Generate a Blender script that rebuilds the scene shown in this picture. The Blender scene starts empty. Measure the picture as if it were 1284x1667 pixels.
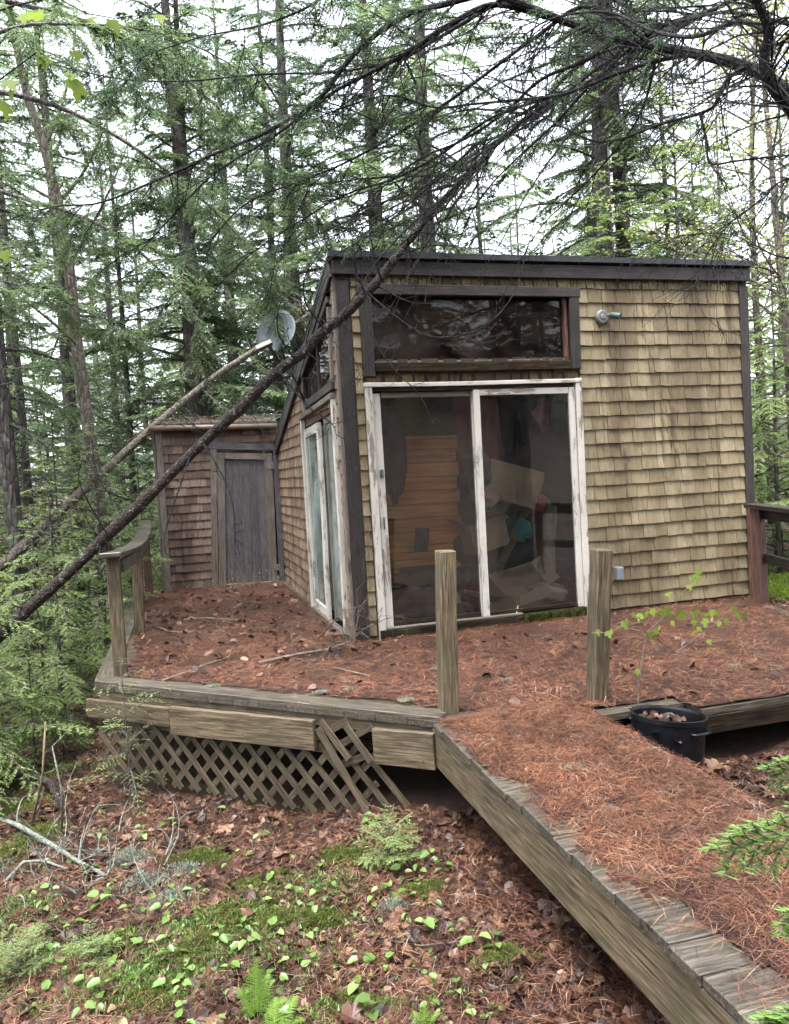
import bpy, math, random
import numpy as np
from mathutils import Vector, Matrix

SC = bpy.context.scene
COL = SC.collection
rad = math.radians
rng = np.random.default_rng(7)
random.seed(7)

# ------------------------------------------------------------------ camera
F = 1250.0; CX, CY = 642.0, 833.5; CAM_H = 1.39
_p, _a = rad(2.85), rad(3.17)
_f0 = np.array([0, math.cos(_p), -math.sin(_p)]); _r0 = np.array([1.0, 0, 0]); _u0 = np.array([0, math.sin(_p), math.cos(_p)])
CAM_R = math.cos(_a)*_r0 - math.sin(_a)*_u0
CAM_U = math.cos(_a)*_u0 + math.sin(_a)*_r0
CAM_P = np.array([0, 0, CAM_H])
cd = bpy.data.cameras.new("camera"); cam = bpy.data.objects.new("camera", cd); COL.objects.link(cam)
cd.sensor_fit = 'HORIZONTAL'; cd.sensor_width = 36.0; cd.lens = 36.0*F/1284.0
cd.clip_start = 0.05; cd.clip_end = 1000.0
cam.matrix_world = Matrix(((CAM_R[0], CAM_U[0], -_f0[0], 0), (CAM_R[1], CAM_U[1], -_f0[1], 0), (CAM_R[2], CAM_U[2], -_f0[2], CAM_H), (0, 0, 0, 1)))
SC.camera = cam

# ------------------------------------------------------------------ sky, sun, exposure
SUN_EL, SUN_AZ = 74.0, 205.0          # soft overcast light from high behind the camera
w = bpy.data.worlds.new("World"); SC.world = w; w.use_nodes = True
wn = w.node_tree; wn.nodes.clear()
sky = wn.nodes.new('ShaderNodeTexSky'); sky.sky_type = 'NISHITA'; sky.sun_disc = False
sky.sun_elevation = rad(SUN_EL); sky.sun_rotation = rad(SUN_AZ); sky.dust_density = 3.0; sky.air_density = 1.0
hs = wn.nodes.new('ShaderNodeHueSaturation'); hs.inputs['Saturation'].default_value = 0.30
bg = wn.nodes.new('ShaderNodeBackground'); bg.inputs['Strength'].default_value = 0.15
wo = wn.nodes.new('ShaderNodeOutputWorld')
wn.links.new(sky.outputs[0], hs.inputs['Color']); wn.links.new(hs.outputs[0], bg.inputs['Color']); wn.links.new(bg.outputs[0], wo.inputs[0])
sl = bpy.data.lights.new("sun", 'SUN'); sl.energy = 1.5; sl.angle = rad(28); sl.color = (1.0, 0.97, 0.93)
so = bpy.data.objects.new("sun", sl); COL.objects.link(so)
_d = Vector((math.sin(rad(SUN_AZ))*math.cos(rad(SUN_EL)), math.cos(rad(SUN_AZ))*math.cos(rad(SUN_EL)), math.sin(rad(SUN_EL))))
so.rotation_euler = _d.to_track_quat('Z', 'Y').to_euler()
SC.view_settings.view_transform = 'Standard'; SC.view_settings.look = 'None'
SC.view_settings.exposure = 2.5; SC.view_settings.gamma = 1.0; SC.view_settings.use_curve_mapping = False
cy = SC.cycles
cy.use_denoising = True; cy.use_adaptive_sampling = True; cy.adaptive_threshold = 0.03; cy.max_bounces = 5; cy.diffuse_bounces = 3; cy.glossy_bounces = 2; cy.transmission_bounces = 4
cy.transparent_max_bounces = 8; cy.caustics_reflective = False; cy.caustics_refractive = False; cy.sample_clamp_indirect = 6.0

# ------------------------------------------------------------------ helpers: pixels to places
def ray(x, y): return _f0 + CAM_R*(x-CX)/F - CAM_U*(y-CY)/F
def onz(x, y, z=0.0):
    d = ray(x, y); return CAM_P + d*(z-CAM_H)/d[2]
def at(x, y, Y):
    d = ray(x, y); return CAM_P + d*Y/d[1]
TH = rad(15.5)
UU = np.array([math.cos(TH), math.sin(TH), 0]); VV = np.array([-math.sin(TH), math.cos(TH), 0])
P0 = np.array([-0.38, 6.36, 0.0])
def W(s, t, z=0.0): return P0 + UU*s + VV*t + np.array([0, 0, z])
def loc(q): q = np.asarray(q, float); return np.array([(q-P0)@UU, (q-P0)@VV, q[2]])
def sstep(a, b, x): k = np.clip((x-a)/(b-a), 0, 1); return k*k*(3-2*k)
def tz(x, y):
    x = np.asarray(x, float); y = np.asarray(y, float)
    z = -0.52 + 0.10*np.clip(x, -3, 9)
    z = z - 0.20*np.clip(-2.6-x, 0, 7) - 0.06*np.clip(-9.6-x, 0, 20)
    z = z + 0.13*np.clip(2-y, 0, 5) + 0.34*np.clip(-3-y, 0, 22)
    z = z - 0.03*np.clip(y-9, 0, 25) + 0.10*np.clip(y-45, 0, 60)
    z = z + 0.12*np.exp(-((x-2.4)**2+(y-3.6)**2)/0.5)
    z = z - 0.10*np.exp(-((x+0.6)**2+(y-5.6)**2)/1.2)
    near = 0.022*np.sin(2.3*x+1.3*y)+0.018*np.sin(3.9*x-2.7*y+1.0)+0.010*np.sin(8.1*x+6.3*y)+0.007*np.sin(13*x-9.7*y+2)
    far = 0.15*np.sin(0.31*x+0.2)*np.sin(0.27*y+1.1)
    return z + near + far*sstep(8, 16, np.hypot(x, y))

# ------------------------------------------------------------------ helpers: objects
def tag(o, label=None, cat=None, group=None, kind=None):
    if label: o['label'] = label
    if cat: o['category'] = cat
    if group: o['group'] = group
    if kind: o['kind'] = kind
    return o
def link(name, data, parent=None, mat=None):
    o = bpy.data.objects.new(name, data); COL.objects.link(o)
    if parent is not None: o.parent = parent
    if mat is not None and data is not None and not data.materials: data.materials.append(mat)
    return o
def empty(name, p=(0, 0, 0), rz=0.0, parent=None):
    o = bpy.data.objects.new(name, None); COL.objects.link(o); o.location = Vector(p); o.rotation_euler = (0, 0, rz); o.empty_display_size = 0.1
    if parent is not None: o.parent = parent
    return o
def npmesh(name, V, faces, mat=None, smooth=False):
    """faces: list of (n,k) int arrays"""
    me = bpy.data.meshes.new(name)
    V = np.ascontiguousarray(V, np.float32)
    faces = [np.asarray(f, np.int32) for f in faces if len(f)]
    nl = sum(f.size for f in faces); npoly = sum(len(f) for f in faces)
    me.vertices.add(len(V)); me.vertices.foreach_set('co', V.ravel())
    me.loops.add(nl); me.polygons.add(npoly)
    me.loops.foreach_set('vertex_index', np.concatenate([f.ravel() for f in faces]))
    tot = np.concatenate([np.full(len(f), f.shape[1], np.int32) for f in faces])
    st = np.zeros(npoly, np.int32); st[1:] = np.cumsum(tot)[:-1]
    me.polygons.foreach_set('loop_start', st)
    me.polygons.foreach_set('loop_total', tot)
    me.polygons.foreach_set('use_smooth', np.full(npoly, bool(smooth)))
    me.update(calc_edges=True); me.validate()
    if mat: me.materials.append(mat)
    return me
class MB:
    """collects shapes for one mesh"""
    def __init__(s): s.V = []; s.F = {}; s.n = 0
    def add(s, V, F):
        V = np.asarray(V, float).reshape(-1, 3); F = np.asarray(F, int)
        if len(F) == 0: return s
        s.V.append(V); s.F.setdefault(F.shape[1], []).append(F+s.n); s.n += len(V); return s
    def box(s, a, b):
        (x0, y0, z0), (x1, y1, z1) = a, b
        V = [(x0,y0,z0),(x1,y0,z0),(x1,y1,z0),(x0,y1,z0),(x0,y0,z1),(x1,y0,z1),(x1,y1,z1),(x0,y1,z1)]
        return s.add(V, BOXF)
    def prism(s, poly, axis, a, b):
        """polygon in the two other axes, extruded from a to b along axis"""
        n = len(poly); V = []
        for h in (a, b):
            for q in poly:
                v = [0, 0, 0]; o = [i for i in range(3) if i != axis]; v[o[0]], v[o[1]] = q; v[axis] = h; V.append(v)
        base = s.n
        s.add(V, [[i, (i+1) % n, n+(i+1) % n, n+i] for i in range(n)])
        s.F.setdefault(n, []).append(np.array([[base+i for i in range(n)][::-1], [base+n+i for i in range(n)]]))
        return s
    def tube(s, P, r, k=6, cap=True):
        V, Q, caps = tube(P, r, k); base = s.n; s.add(V, Q)
        if cap: s.F.setdefault(k, []).append(np.array(caps)+base)
        return s
    def mesh(s, name, mat=None, smooth=False):
        return npmesh(name, np.concatenate(s.V), [np.concatenate(f) for f in s.F.values()], mat, smooth)
    def build(s, name, mat, parent=None, smooth=False): return link(name, s.mesh(name, mat, smooth), parent)
BOXF = np.array([[0,3,2,1],[4,5,6,7],[0,1,5,4],[1,2,6,5],[2,3,7,6],[3,0,4,7]])
def tube(P, r, k=6):
    P = np.asarray(P, float); m = len(P); r = np.broadcast_to(np.asarray(r, float), (m,))
    T = np.gradient(P, axis=0); T /= np.linalg.norm(T, axis=1)[:, None]+1e-9
    ref = np.array([0, 0, 1.0]) if abs(T[:, 2]).mean() < 0.8 else np.array([1.0, 0, 0])
    A = np.cross(T, ref); A /= np.linalg.norm(A, axis=1)[:, None]+1e-9; B = np.cross(T, A)
    an = np.arange(k)*2*np.pi/k
    V = P[:, None, :] + r[:, None, None]*(np.cos(an)[None, :, None]*A[:, None, :]+np.sin(an)[None, :, None]*B[:, None, :])
    i = np.arange(m-1)[:, None]*k; j = np.arange(k)[None, :]; j2 = (j+1) % k
    Q = np.stack([i+j, i+k+j, i+k+j2, i+j2], -1).reshape(-1, 4)
    return V.reshape(-1, 3), Q, [list(range(k)), list(range((m-1)*k, m*k))[::-1]]
def bevel(o, wdt=0.004, seg=1):
    m = o.modifiers.new('bevel', 'BEVEL'); m.width = wdt; m.segments = seg; m.limit_method = 'ANGLE'; return o
def board(name, a, b, wid, thk, mat, parent=None, up=(0, 0, 1), bev=0.004, taper=1.0, warp=0.0):
    """a plank or post from a to b with its length along local X, width on local Y and thickness on local Z (towards up)"""
    a = Vector(a); b = Vector(b); L = (b-a).length; x = (b-a)/L; u = Vector(up); y = u.cross(x).normalized(); z = x.cross(y)
    n = max(1, int(L/0.25)) if warp else 1
    V = []; F = []
    for i in range(n+1):
        k = i/n; h = 1+(taper-1)*k; dz = warp*math.sin(k*5.1+L*7)*0.5+warp*math.sin(k*11+L*3)*0.25; dy = warp*0.5*math.sin(k*4.3+L*5)
        V += [(L*k, -wid/2*h+dy, -thk/2*h+dz), (L*k, wid/2*h+dy, -thk/2*h+dz), (L*k, wid/2*h+dy, thk/2*h+dz), (L*k, -wid/2*h+dy, thk/2*h+dz)]
    for i in range(n):
        for j in range(4):
            q = i*4; F.append([q+j, q+(j+1) % 4, q+4+(j+1) % 4, q+4+j][::-1])
    F.append([0, 1, 2, 3][::-1][::-1]); F.append([n*4+3, n*4+2, n*4+1, n*4][::-1][::-1])
    me = npmesh(name, np.array(V), [np.array(F)], mat)
    o = link(name, me, parent)
    o.matrix_local = Matrix(((x.x, y.x, z.x, a.x), (x.y, y.y, z.y, a.y), (x.z, y.z, z.z, a.z), (0, 0, 0, 1)))
    if bev: bevel(o, bev)
    return o
def copy_tree(o, parent=None):
    c = o.copy(); COL.objects.link(c); c.parent = parent
    for ch in list(o.children): copy_tree(ch, c)
    return c

# ------------------------------------------------------------------ materials
class G:
    def __init__(s, name):
        s.m = bpy.data.materials.new(name); s.m.use_nodes = True; s.nt = s.m.node_tree; s.nt.nodes.clear()
        s.out = s.nt.nodes.new('ShaderNodeOutputMaterial'); s._tc = None
    def n(s, typ, props=None, **ins):
        nd = s.nt.nodes.new('ShaderNode'+typ)
        for k, v in (props or {}).items(): setattr(nd, k, v)
        for k, v in ins.items():
            key = int(k[1:]) if k[0] == '_' and k[1:].isdigit() else k.replace('_', ' ')
            s.put(nd.inputs[key], v)
        return nd
    def put(s, sock, v):
        if hasattr(v, 'links'): s.nt.links.new(v, sock)
        elif hasattr(v, 'outputs'): s.nt.links.new(v.outputs[0], sock)
        else: sock.default_value = (tuple(v)+(1.0,))[:4] if isinstance(v, (tuple, list)) and sock.type == 'RGBA' else v
    def co(s, scale=(1, 1, 1), src='Object', rnd=True):
        if s._tc is None: s._tc = s.n('TexCoord')
        v = s._tc.outputs[src]
        if rnd:
            oi = s.n('ObjectInfo'); r = s.n('VectorMath', {'operation': 'SCALE'}, _0=(37.0, 53.0, 71.0), Scale=oi.outputs['Random'])
            v = s.n('VectorMath', {'operation': 'ADD'}, _0=v, _1=r.outputs[0]).outputs[0]
        return s.n('Mapping', None, Vector=v, Scale=scale).outputs[0]
    def noise(s, vec, scale=5.0, detail=4.0, rough=0.55, dist=0.0):
        return s.n('TexNoise', None, Vector=vec, Scale=scale, Detail=detail, Roughness=rough, Distortion=dist).outputs[0]
    def ramp(s, fac, stops, interp='LINEAR'):
        nd = s.n('ValToRGB', None, Fac=fac); cr = nd.color_ramp; cr.interpolation = interp
        while len(cr.elements) < len(stops): cr.elements.new(0.5)
        for e, (p, c) in zip(cr.elements, stops): e.position = p; e.color = tuple(c)+(1.0,) if len(c) == 3 else c
        return nd.outputs[0]
    def mix(s, fac, a, b, mode='MIX'):
        nd = s.n('Mix', {'data_type': 'RGBA', 'blend_type': mode}); s.put(nd.inputs[0], fac); s.put(nd.inputs[6], a); s.put(nd.inputs[7], b); return nd.outputs[2]
    def math(s, op, a, b=0.5, c=0.0): return s.n('Math', {'operation': op}, _0=a, _1=b, _2=c).outputs[0]
    def rng(s, v, a, b, c=0.0, d=1.0): return s.n('MapRange', None, Value=v, From_Min=a, From_Max=b, To_Min=c, To_Max=d).outputs[0]
    def bump(s, h, strength=0.4, dist=0.01): return s.n('Bump', None, Height=h, Strength=strength, Distance=dist).outputs[0]
    def pbr(s, col, rough=0.7, normal=None, **kw):
        b = s.n('BsdfPrincipled', None, Base_Color=col, Roughness=rough, **kw)
        if normal is not None: s.put(b.inputs['Normal'], normal)
        s.nt.links.new(b.outputs[0], s.out.inputs[0]); return s.m
    def irand(s): return s.n('NewGeometry').outputs['Random Per Island']
    def orand(s): return s.n('ObjectInfo').outputs['Random']
M = {}
ALB = 0.74        # weathered, wet surfaces
def wood(name, dark, mid, light, rough=0.6, grain=(2.6, 46, 46), green=0.0, bumpk=0.35, spec=0.4):
    g = G(name); v = g.co(grain)
    dark, mid, light = (tuple(ALB*k for k in q) for q in (dark, mid, light))
    n1 = g.noise(v, 2.2, 6, 0.62, 0.35); v2 = g.co((1, 1, 1)); n2 = g.noise(v2, 2.6, 4, 0.6)
    c = g.ramp(n1, [(0.34, dark), (0.50, mid), (0.66, light)])
    c = g.mix(g.rng(n2, 0.35, 0.7, 0.0, 0.55), c, dark)
    if green: c = g.mix(g.rng(g.noise(v2, 3.7, 5, 0.65), 0.48, 0.72, 0.0, green), c, (0.075, 0.095, 0.028))
    v3 = g.co((2.2, 9, 9)); kn = g.rng(g.n('TexVoronoi', None, Vector=v3, Scale=0.7).outputs[0], 0.06, 0.14, 0.85, 0.0)
    c = g.mix(kn, c, (dark[0]*0.5, dark[1]*0.5, dark[2]*0.5))
    ck = g.rng(g.noise(g.co((0.5, 38, 38)), 1.6, 3, 0.5), 0.62, 0.70, 0.0, 0.7); c = g.mix(ck, c, (dark[0]*0.4, dark[1]*0.4, dark[2]*0.4))
    ov = g.rng(g.orand(), 0, 1, 0.8, 1.15); c = g.mix(1.0, c, g.n('CombineColor', None, _0=ov, _1=ov, _2=ov).outputs[0], 'MULTIPLY')
    h = g.math('SUBTRACT', n1, g.math('MULTIPLY', ck, 0.8))
    M[name] = g.pbr(c, g.rng(n2, 0.2, 0.8, rough-0.18, rough+0.18), g.bump(h, bumpk, 0.003), Specular_IOR_Level=spec); return M[name]
wood('treated', (0.026, 0.019, 0.012), (0.120, 0.088, 0.054), (0.245, 0.19, 0.122), 0.62, green=0.25)
wood('wet_board', (0.024, 0.020, 0.016), (0.088, 0.074, 0.058), (0.19, 0.165, 0.135), 0.38, green=0.12, spec=0.5)
wood('grey_plank', (0.052, 0.046, 0.050), (0.115, 0.105, 0.115), (0.20, 0.185, 0.19), 0.6, bumpk=0.6)
wood('grey_frame', (0.085, 0.066, 0.055), (0.19, 0.16, 0.14), (0.28, 0.245, 0.21), 0.66, bumpk=0.6)
wood('dark_trim', (0.012, 0.009, 0.008), (0.034, 0.027, 0.024), (0.075, 0.062, 0.055), 0.6, bumpk=0.5)
wood('rot', (0.008, 0.006, 0.004), (0.026, 0.016, 0.011), (0.075, 0.050, 0.034), 0.75, bumpk=0.9, green=0.25, spec=0.12)
wood('lath', (0.028, 0.019, 0.012), (0.085, 0.062, 0.040), (0.18, 0.142, 0.095), 0.66, green=0.25)
wood('pine_panel', (0.46, 0.15, 0.035), (0.75, 0.30, 0.080), (0.92, 0.43, 0.14), 0.45, grain=(1.0, 12, 12), bumpk=0.2)
wood('redwood', (0.06, 0.028, 0.020), (0.14, 0.072, 0.052), (0.24, 0.14, 0.10), 0.66, bumpk=0.6)
def shingle_mat(name, stops, streak, streak_amt, green, tip=0.0, pale=(0.45, 0.40, 0.30)):
    stops = [(p, tuple(ALB*k for k in c)) for p, c in stops]; streak = tuple(ALB*k for k in streak); pale = tuple(ALB*k for k in pale)
    g = G(name); ir = g.irand(); rv = g.math('ADD', g.orand(), g.math('MULTIPLY', ir, 0.77)); rv = g.math('FRACT', rv)
    off = g.n('VectorMath', {'operation': 'SCALE'}, _0=(17.0, 5.0, 29.0), Scale=ir).outputs[0]
    base = g.n('VectorMath', {'operation': 'ADD'}, _0=g.co(), _1=off).outputs[0]
    v = g.n('Mapping', None, Vector=base, Scale=(42, 42, 2.6)).outputs[0]
    n1 = g.noise(v, 2.4, 5, 0.62, 0.2); n2 = g.noise(base, 9, 4, 0.6); n3 = g.noise(g.co((1, 1, 1), rnd=False), 34, 3, 0.7)
    c = g.ramp(g.math('ADD', g.math('MULTIPLY', rv, 0.55), g.math('MULTIPLY', n2, 0.5)), stops)
    c = g.mix(g.rng(n1, 0.34, 0.62, streak_amt, 0.0), c, streak)
    c = g.mix(g.rng(n3, 0.60, 0.74, 0.0, 0.5), c, pale)
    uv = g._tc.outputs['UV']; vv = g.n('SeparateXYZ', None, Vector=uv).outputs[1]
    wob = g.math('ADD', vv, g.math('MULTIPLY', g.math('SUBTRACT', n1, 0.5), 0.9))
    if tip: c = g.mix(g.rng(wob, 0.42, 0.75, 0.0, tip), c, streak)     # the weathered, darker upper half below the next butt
    c = g.mix(g.rng(n2, 0.5, 0.75, 0.0, green), c, (0.10, 0.10, 0.026))
    wp = g.n('NewGeometry').outputs['Position']
    st = g.noise(g.n('Mapping', None, Vector=wp, Scale=(2.6, 2.6, 0.75)).outputs[0], 1.0, 5, 0.6); c = g.mix(g.rng(st, 0.43, 0.62, 0.0, 0.7), c, streak)
    dr = g.noise(g.n('Mapping', None, Vector=wp, Scale=(16, 16, 0.8)).outputs[0], 1.0, 3, 0.6); c = g.mix(g.rng(dr, 0.57, 0.68, 0.0, 0.75), c, tuple(0.55*k for k in streak))
    M[name] = g.pbr(c, 0.78, g.bump(g.math('ADD', n1, g.math('MULTIPLY', n3, 0.3)), 0.5, 0.002), Specular_IOR_Level=0.25)
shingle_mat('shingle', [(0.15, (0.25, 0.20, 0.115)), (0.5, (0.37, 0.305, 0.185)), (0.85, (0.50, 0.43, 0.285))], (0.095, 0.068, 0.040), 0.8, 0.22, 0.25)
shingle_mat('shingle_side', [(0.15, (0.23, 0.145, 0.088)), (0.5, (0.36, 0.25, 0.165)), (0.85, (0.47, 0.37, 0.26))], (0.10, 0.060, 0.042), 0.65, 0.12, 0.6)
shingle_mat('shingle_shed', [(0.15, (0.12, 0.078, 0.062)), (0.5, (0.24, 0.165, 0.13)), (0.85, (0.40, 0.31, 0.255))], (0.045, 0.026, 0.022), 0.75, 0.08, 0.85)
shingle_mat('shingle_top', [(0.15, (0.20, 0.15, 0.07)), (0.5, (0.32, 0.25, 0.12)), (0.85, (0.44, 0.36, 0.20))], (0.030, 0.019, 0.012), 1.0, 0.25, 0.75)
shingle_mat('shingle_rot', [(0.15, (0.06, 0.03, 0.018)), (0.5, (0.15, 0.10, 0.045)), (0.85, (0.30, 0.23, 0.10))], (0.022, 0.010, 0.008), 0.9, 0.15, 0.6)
def paint():
    g = G('white_paint'); v = g.co((1.6, 9, 9)); n1 = g.noise(v, 3.0, 6, 0.68, 0.3); n2 = g.noise(g.co(), 2.2, 4, 0.6); n4 = g.noise(g.co((1, 1, 1)), 60, 2, 0.6)
    c = g.mix(g.rng(n2, 0.35, 0.75, 0.0, 0.45), (0.50, 0.48, 0.435), (0.26, 0.235, 0.19))
    peel = g.rng(g.math('ADD', n1, g.math('MULTIPLY', g.math('SUBTRACT', n2, 0.5), 0.7)), 0.56, 0.60, 0.0, 1.0)
    c = g.mix(g.math('MULTIPLY', peel, 0.85), c, g.ramp(n4, [(0.3, (0.07, 0.055, 0.045)), (0.7, (0.24, 0.20, 0.16))]))
    c = g.mix(g.rng(n4, 0.70, 0.76, 0.0, 0.6), c, (0.05, 0.04, 0.03))
    M['white_paint'] = g.pbr(c, 0.55, g.bump(g.math('SUBTRACT', 1.0, peel), 0.5, 0.003))
paint()
def simple(name, a, b, scale=6.0, rough=0.7, bumpk=0.2, metal=0.0, spec=0.4, dist=0.01, rnd=True):
    g = G(name); n1 = g.noise(g.co(rnd=rnd), scale, 5, 0.6); M[name] = g.pbr(g.ramp(n1, [(0.3, a), (0.7, b)]), rough, g.bump(n1, bumpk, dist), Metallic=metal, Specular_IOR_Level=spec); return M[name]
simple('roofing', (0.012, 0.013, 0.014), (0.045, 0.05, 0.045), 12, 0.75, 0.6)
simple('roof_edge', (0.008, 0.009, 0.011), (0.030, 0.034, 0.040), 9, 0.45)
simple('gutter_brown', (0.07, 0.045, 0.032), (0.15, 0.105, 0.078), 8, 0.5)
simple('dish_grey', (0.11, 0.135, 0.155), (0.16, 0.19, 0.21), 5, 0.5, 0.05)
simple('dish_beige', (0.09, 0.088, 0.072), (0.15, 0.147, 0.123), 7, 0.5, 0.05)
simple('steel_dark', (0.03, 0.03, 0.032), (0.09, 0.09, 0.09), 8, 0.5)
simple('galvanised', (0.10, 0.10, 0.10), (0.17, 0.172, 0.17), 14, 0.6, 0.1, metal=0.2)
simple('lamp_green', (0.03, 0.05, 0.05), (0.08, 0.11, 0.11), 8, 0.4)
simple('black_plastic', (0.002, 0.002, 0.003), (0.006, 0.0065, 0.009), 16, 0.32, 0.1, spec=0.3)
simple('cardboard', (0.28, 0.20, 0.13), (0.42, 0.32, 0.22), 4, 0.85)
simple('carton', (0.36, 0.30, 0.23), (0.50, 0.43, 0.34), 5, 0.8)
simple('carpet_roll', (0.26, 0.21, 0.16), (0.38, 0.32, 0.25), 30, 0.95, 0.5)
simple('black_cloth', (0.010, 0.011, 0.013), (0.035, 0.038, 0.045), 9, 0.9, 0.5)
simple('red_cloth', (0.10, 0.010, 0.010), (0.22, 0.03, 0.028), 6, 0.9, 0.4)
simple('grey_cloth', (0.03, 0.032, 0.036), (0.12, 0.125, 0.135), 5, 0.9, 0.5)
simple('pink_cloth', (0.38, 0.20, 0.20), (0.55, 0.36, 0.34), 7, 0.9, 0.4)
simple('teal', (0.02, 0.20, 0.20), (0.05, 0.34, 0.33), 5, 0.5)
simple('red_plastic', (0.30, 0.035, 0.02), (0.42, 0.07, 0.04), 5, 0.45)
simple('plastic_bag', (0.42, 0.43, 0.44), (0.62, 0.62, 0.62), 8, 0.3, 0.5)
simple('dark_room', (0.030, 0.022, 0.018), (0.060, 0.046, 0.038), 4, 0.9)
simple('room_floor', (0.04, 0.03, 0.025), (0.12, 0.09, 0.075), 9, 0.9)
simple('lichen', (0.05, 0.05, 0.042), (0.22, 0.255, 0.215), 40, 0.9, 0.5)
simple('stick', (0.045, 0.033, 0.026), (0.16, 0.12, 0.095), 22, 0.8, 0.5)
simple('pale_wood', (0.09, 0.065, 0.04), (0.25, 0.185, 0.115), 20, 0.8, 0.4)
simple('film', (0.30, 0.28, 0.30), (0.50, 0.48, 0.50), 3, 0.4, 0.6, dist=0.05)
def glass(name, dust=0.07, tint=(0.95, 0.97, 0.96), dust_col=(0.42, 0.40, 0.37), refl=1.0, ior=1.5):
    g = G(name); tr = g.n('BsdfTransparent', None, Color=tint); gl = g.n('BsdfGlossy', None, Color=(refl, refl, refl), Roughness=0.02)
    n0 = g.noise(g.co((1, 1, 1)), 2.2, 3, 0.5)
    nb = g.n('Bump', None, Height=n0, Strength=0.05, Distance=0.01); g.put(gl.inputs['Normal'], nb)
    fr = g.n('Fresnel', None, IOR=ior)
    m1 = g.n('MixShader'); g.put(m1.inputs[0], fr); g.put(m1.inputs[1], tr); g.put(m1.inputs[2], gl)
    n1 = g.noise(g.co((1, 1, 1)), 1.7, 6, 0.65, 0.6); n2 = g.noise(g.co((1, 1, 1)), 55, 2, 0.5)
    df = g.n('BsdfDiffuse', None, Color=dust_col)
    k = g.math('ADD', g.rng(n1, 0.40, 0.72, dust*0.2, dust*2.6), g.rng(n2, 0.72, 0.78, 0.0, 0.22))
    m2 = g.n('MixShader'); g.put(m2.inputs[0], k); g.put(m2.inputs[1], m1); g.put(m2.inputs[2], df)
    g.nt.links.new(m2.outputs[0], g.out.inputs[0]); M[name] = g.m
glass('glass', 0.008, ior=1.6); glass('glass_dirty', 0.10, (0.7, 0.66, 0.62), (0.13, 0.10, 0.085), 0.5); glass('glass_side', 0.26, (0.82, 0.90, 0.86), (0.36, 0.44, 0.39))
def bark(name, a, b, c3, lich=0.3, sc=1.0, iso=False):
    g = G(name); zs = 4.0 if iso else 1.0; v = g.co((9*sc, 9*sc, 2.2*sc*zs)); n1 = g.noise(v, 2.0, 6, 0.65, 0.6); vo = g.n('TexVoronoi', {'feature': 'DISTANCE_TO_EDGE'}, Vector=g.co((16*sc, 16*sc, 5*sc*(3.0 if iso else 1.0))), Scale=1.0).outputs[0]
    n2 = g.noise(g.co((1, 1, 1)), 16 if iso else 5, 5, 0.7)
    c = g.ramp(n1, [(0.3, a), (0.55, b), (0.75, c3)]); c = g.mix(g.rng(vo, 0.0, 0.12, 0.6, 0.0), c, a)
    c = g.mix(g.rng(n2, 0.56, 0.66, 0.0, lich), c, (0.22, 0.25, 0.20))
    M[name] = g.pbr(c, 0.8, g.bump(g.math('ADD', n1, g.rng(vo, 0, 0.2, 0, 0.6)), 0.9, 0.03/sc), Specular_IOR_Level=0.3)
bark('bark', (0.035, 0.030, 0.029), (0.095, 0.085, 0.081), (0.19, 0.175, 0.167), 0.5)
bark('bark_fallen', (0.008, 0.005, 0.004), (0.026, 0.017, 0.014), (0.075, 0.052, 0.042), 0.6, 2.4, True)
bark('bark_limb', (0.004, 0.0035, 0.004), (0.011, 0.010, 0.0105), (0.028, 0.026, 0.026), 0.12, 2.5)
bark('bark_pale', (0.06, 0.05, 0.04), (0.15, 0.13, 0.105), (0.28, 0.25, 0.21), 0.4, 1.5)
def leafmat(name, stops, trans=0.35, rough=0.5, spec=0.3, patch=None):
    g = G(name); r = g.math('FRACT', g.math('ADD', g.irand(), g.math('MULTIPLY', g.orand(), 0.13)))
    c = g.ramp(r, stops)
    if patch:                                   # damp, decayed patches and drier ones
        wp = g.n('NewGeometry').outputs['Position']; k = g.noise(wp, 2.3, 4, 0.6); k2 = g.noise(wp, 9.0, 3, 0.6)
        v_ = g.math('MULTIPLY', g.rng(k, 0.38, 0.66, 1.35, 0.62), g.rng(k2, 0.52, 0.75, 1.0, 0.5)); c = g.mix(1.0, c, g.n('CombineColor', None, _0=v_, _1=v_, _2=v_).outputs[0], 'MULTIPLY')
    ov = g.rng(g.orand(), 0, 1, 0.82, 1.18); c = g.mix(1.0, c, g.n('CombineColor', None, _0=ov, _1=ov, _2=ov).outputs[0], 'MULTIPLY')
    b = g.n('BsdfPrincipled', None, Base_Color=c, Roughness=rough, Specular_IOR_Level=spec)
    if trans:
        t = g.n('BsdfTranslucent', None, Color=c); m = g.n('MixShader', None, Fac=trans); g.put(m.inputs[1], b); g.put(m.inputs[2], t); b = m
    g.nt.links.new(b.outputs[0], g.out.inputs[0]); M[name] = g.m
leafmat('curtain', [(0.0, (0.52, 0.60, 0.55)), (1.0, (0.56, 0.64, 0.59))], 0.55, 0.9, 0.1)
leafmat('hemlock', [(0.0, (0.080, 0.125, 0.062)), (0.5, (0.14, 0.205, 0.098)), (0.85, (0.19, 0.26, 0.125)), (1.0, (0.25, 0.30, 0.135))], 0.55, 0.38, 0.5)
leafmat('hemlock_haze', [(0.0, (0.13, 0.18, 0.125)), (0.5, (0.20, 0.27, 0.18)), (1.0, (0.29, 0.35, 0.22))], 0.55, 0.4, 0.5)  # far hemlock needles, distance haze put into the leaf colour
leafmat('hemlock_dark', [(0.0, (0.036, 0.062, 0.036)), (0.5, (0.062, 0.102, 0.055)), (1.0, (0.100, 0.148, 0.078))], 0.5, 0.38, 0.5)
leafmat('hemlock_young', [(0.0, (0.14, 0.205, 0.07)), (0.5, (0.22, 0.31, 0.11)), (1.0, (0.32, 0.40, 0.15))], 0.55, 0.4, 0.45)
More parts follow.
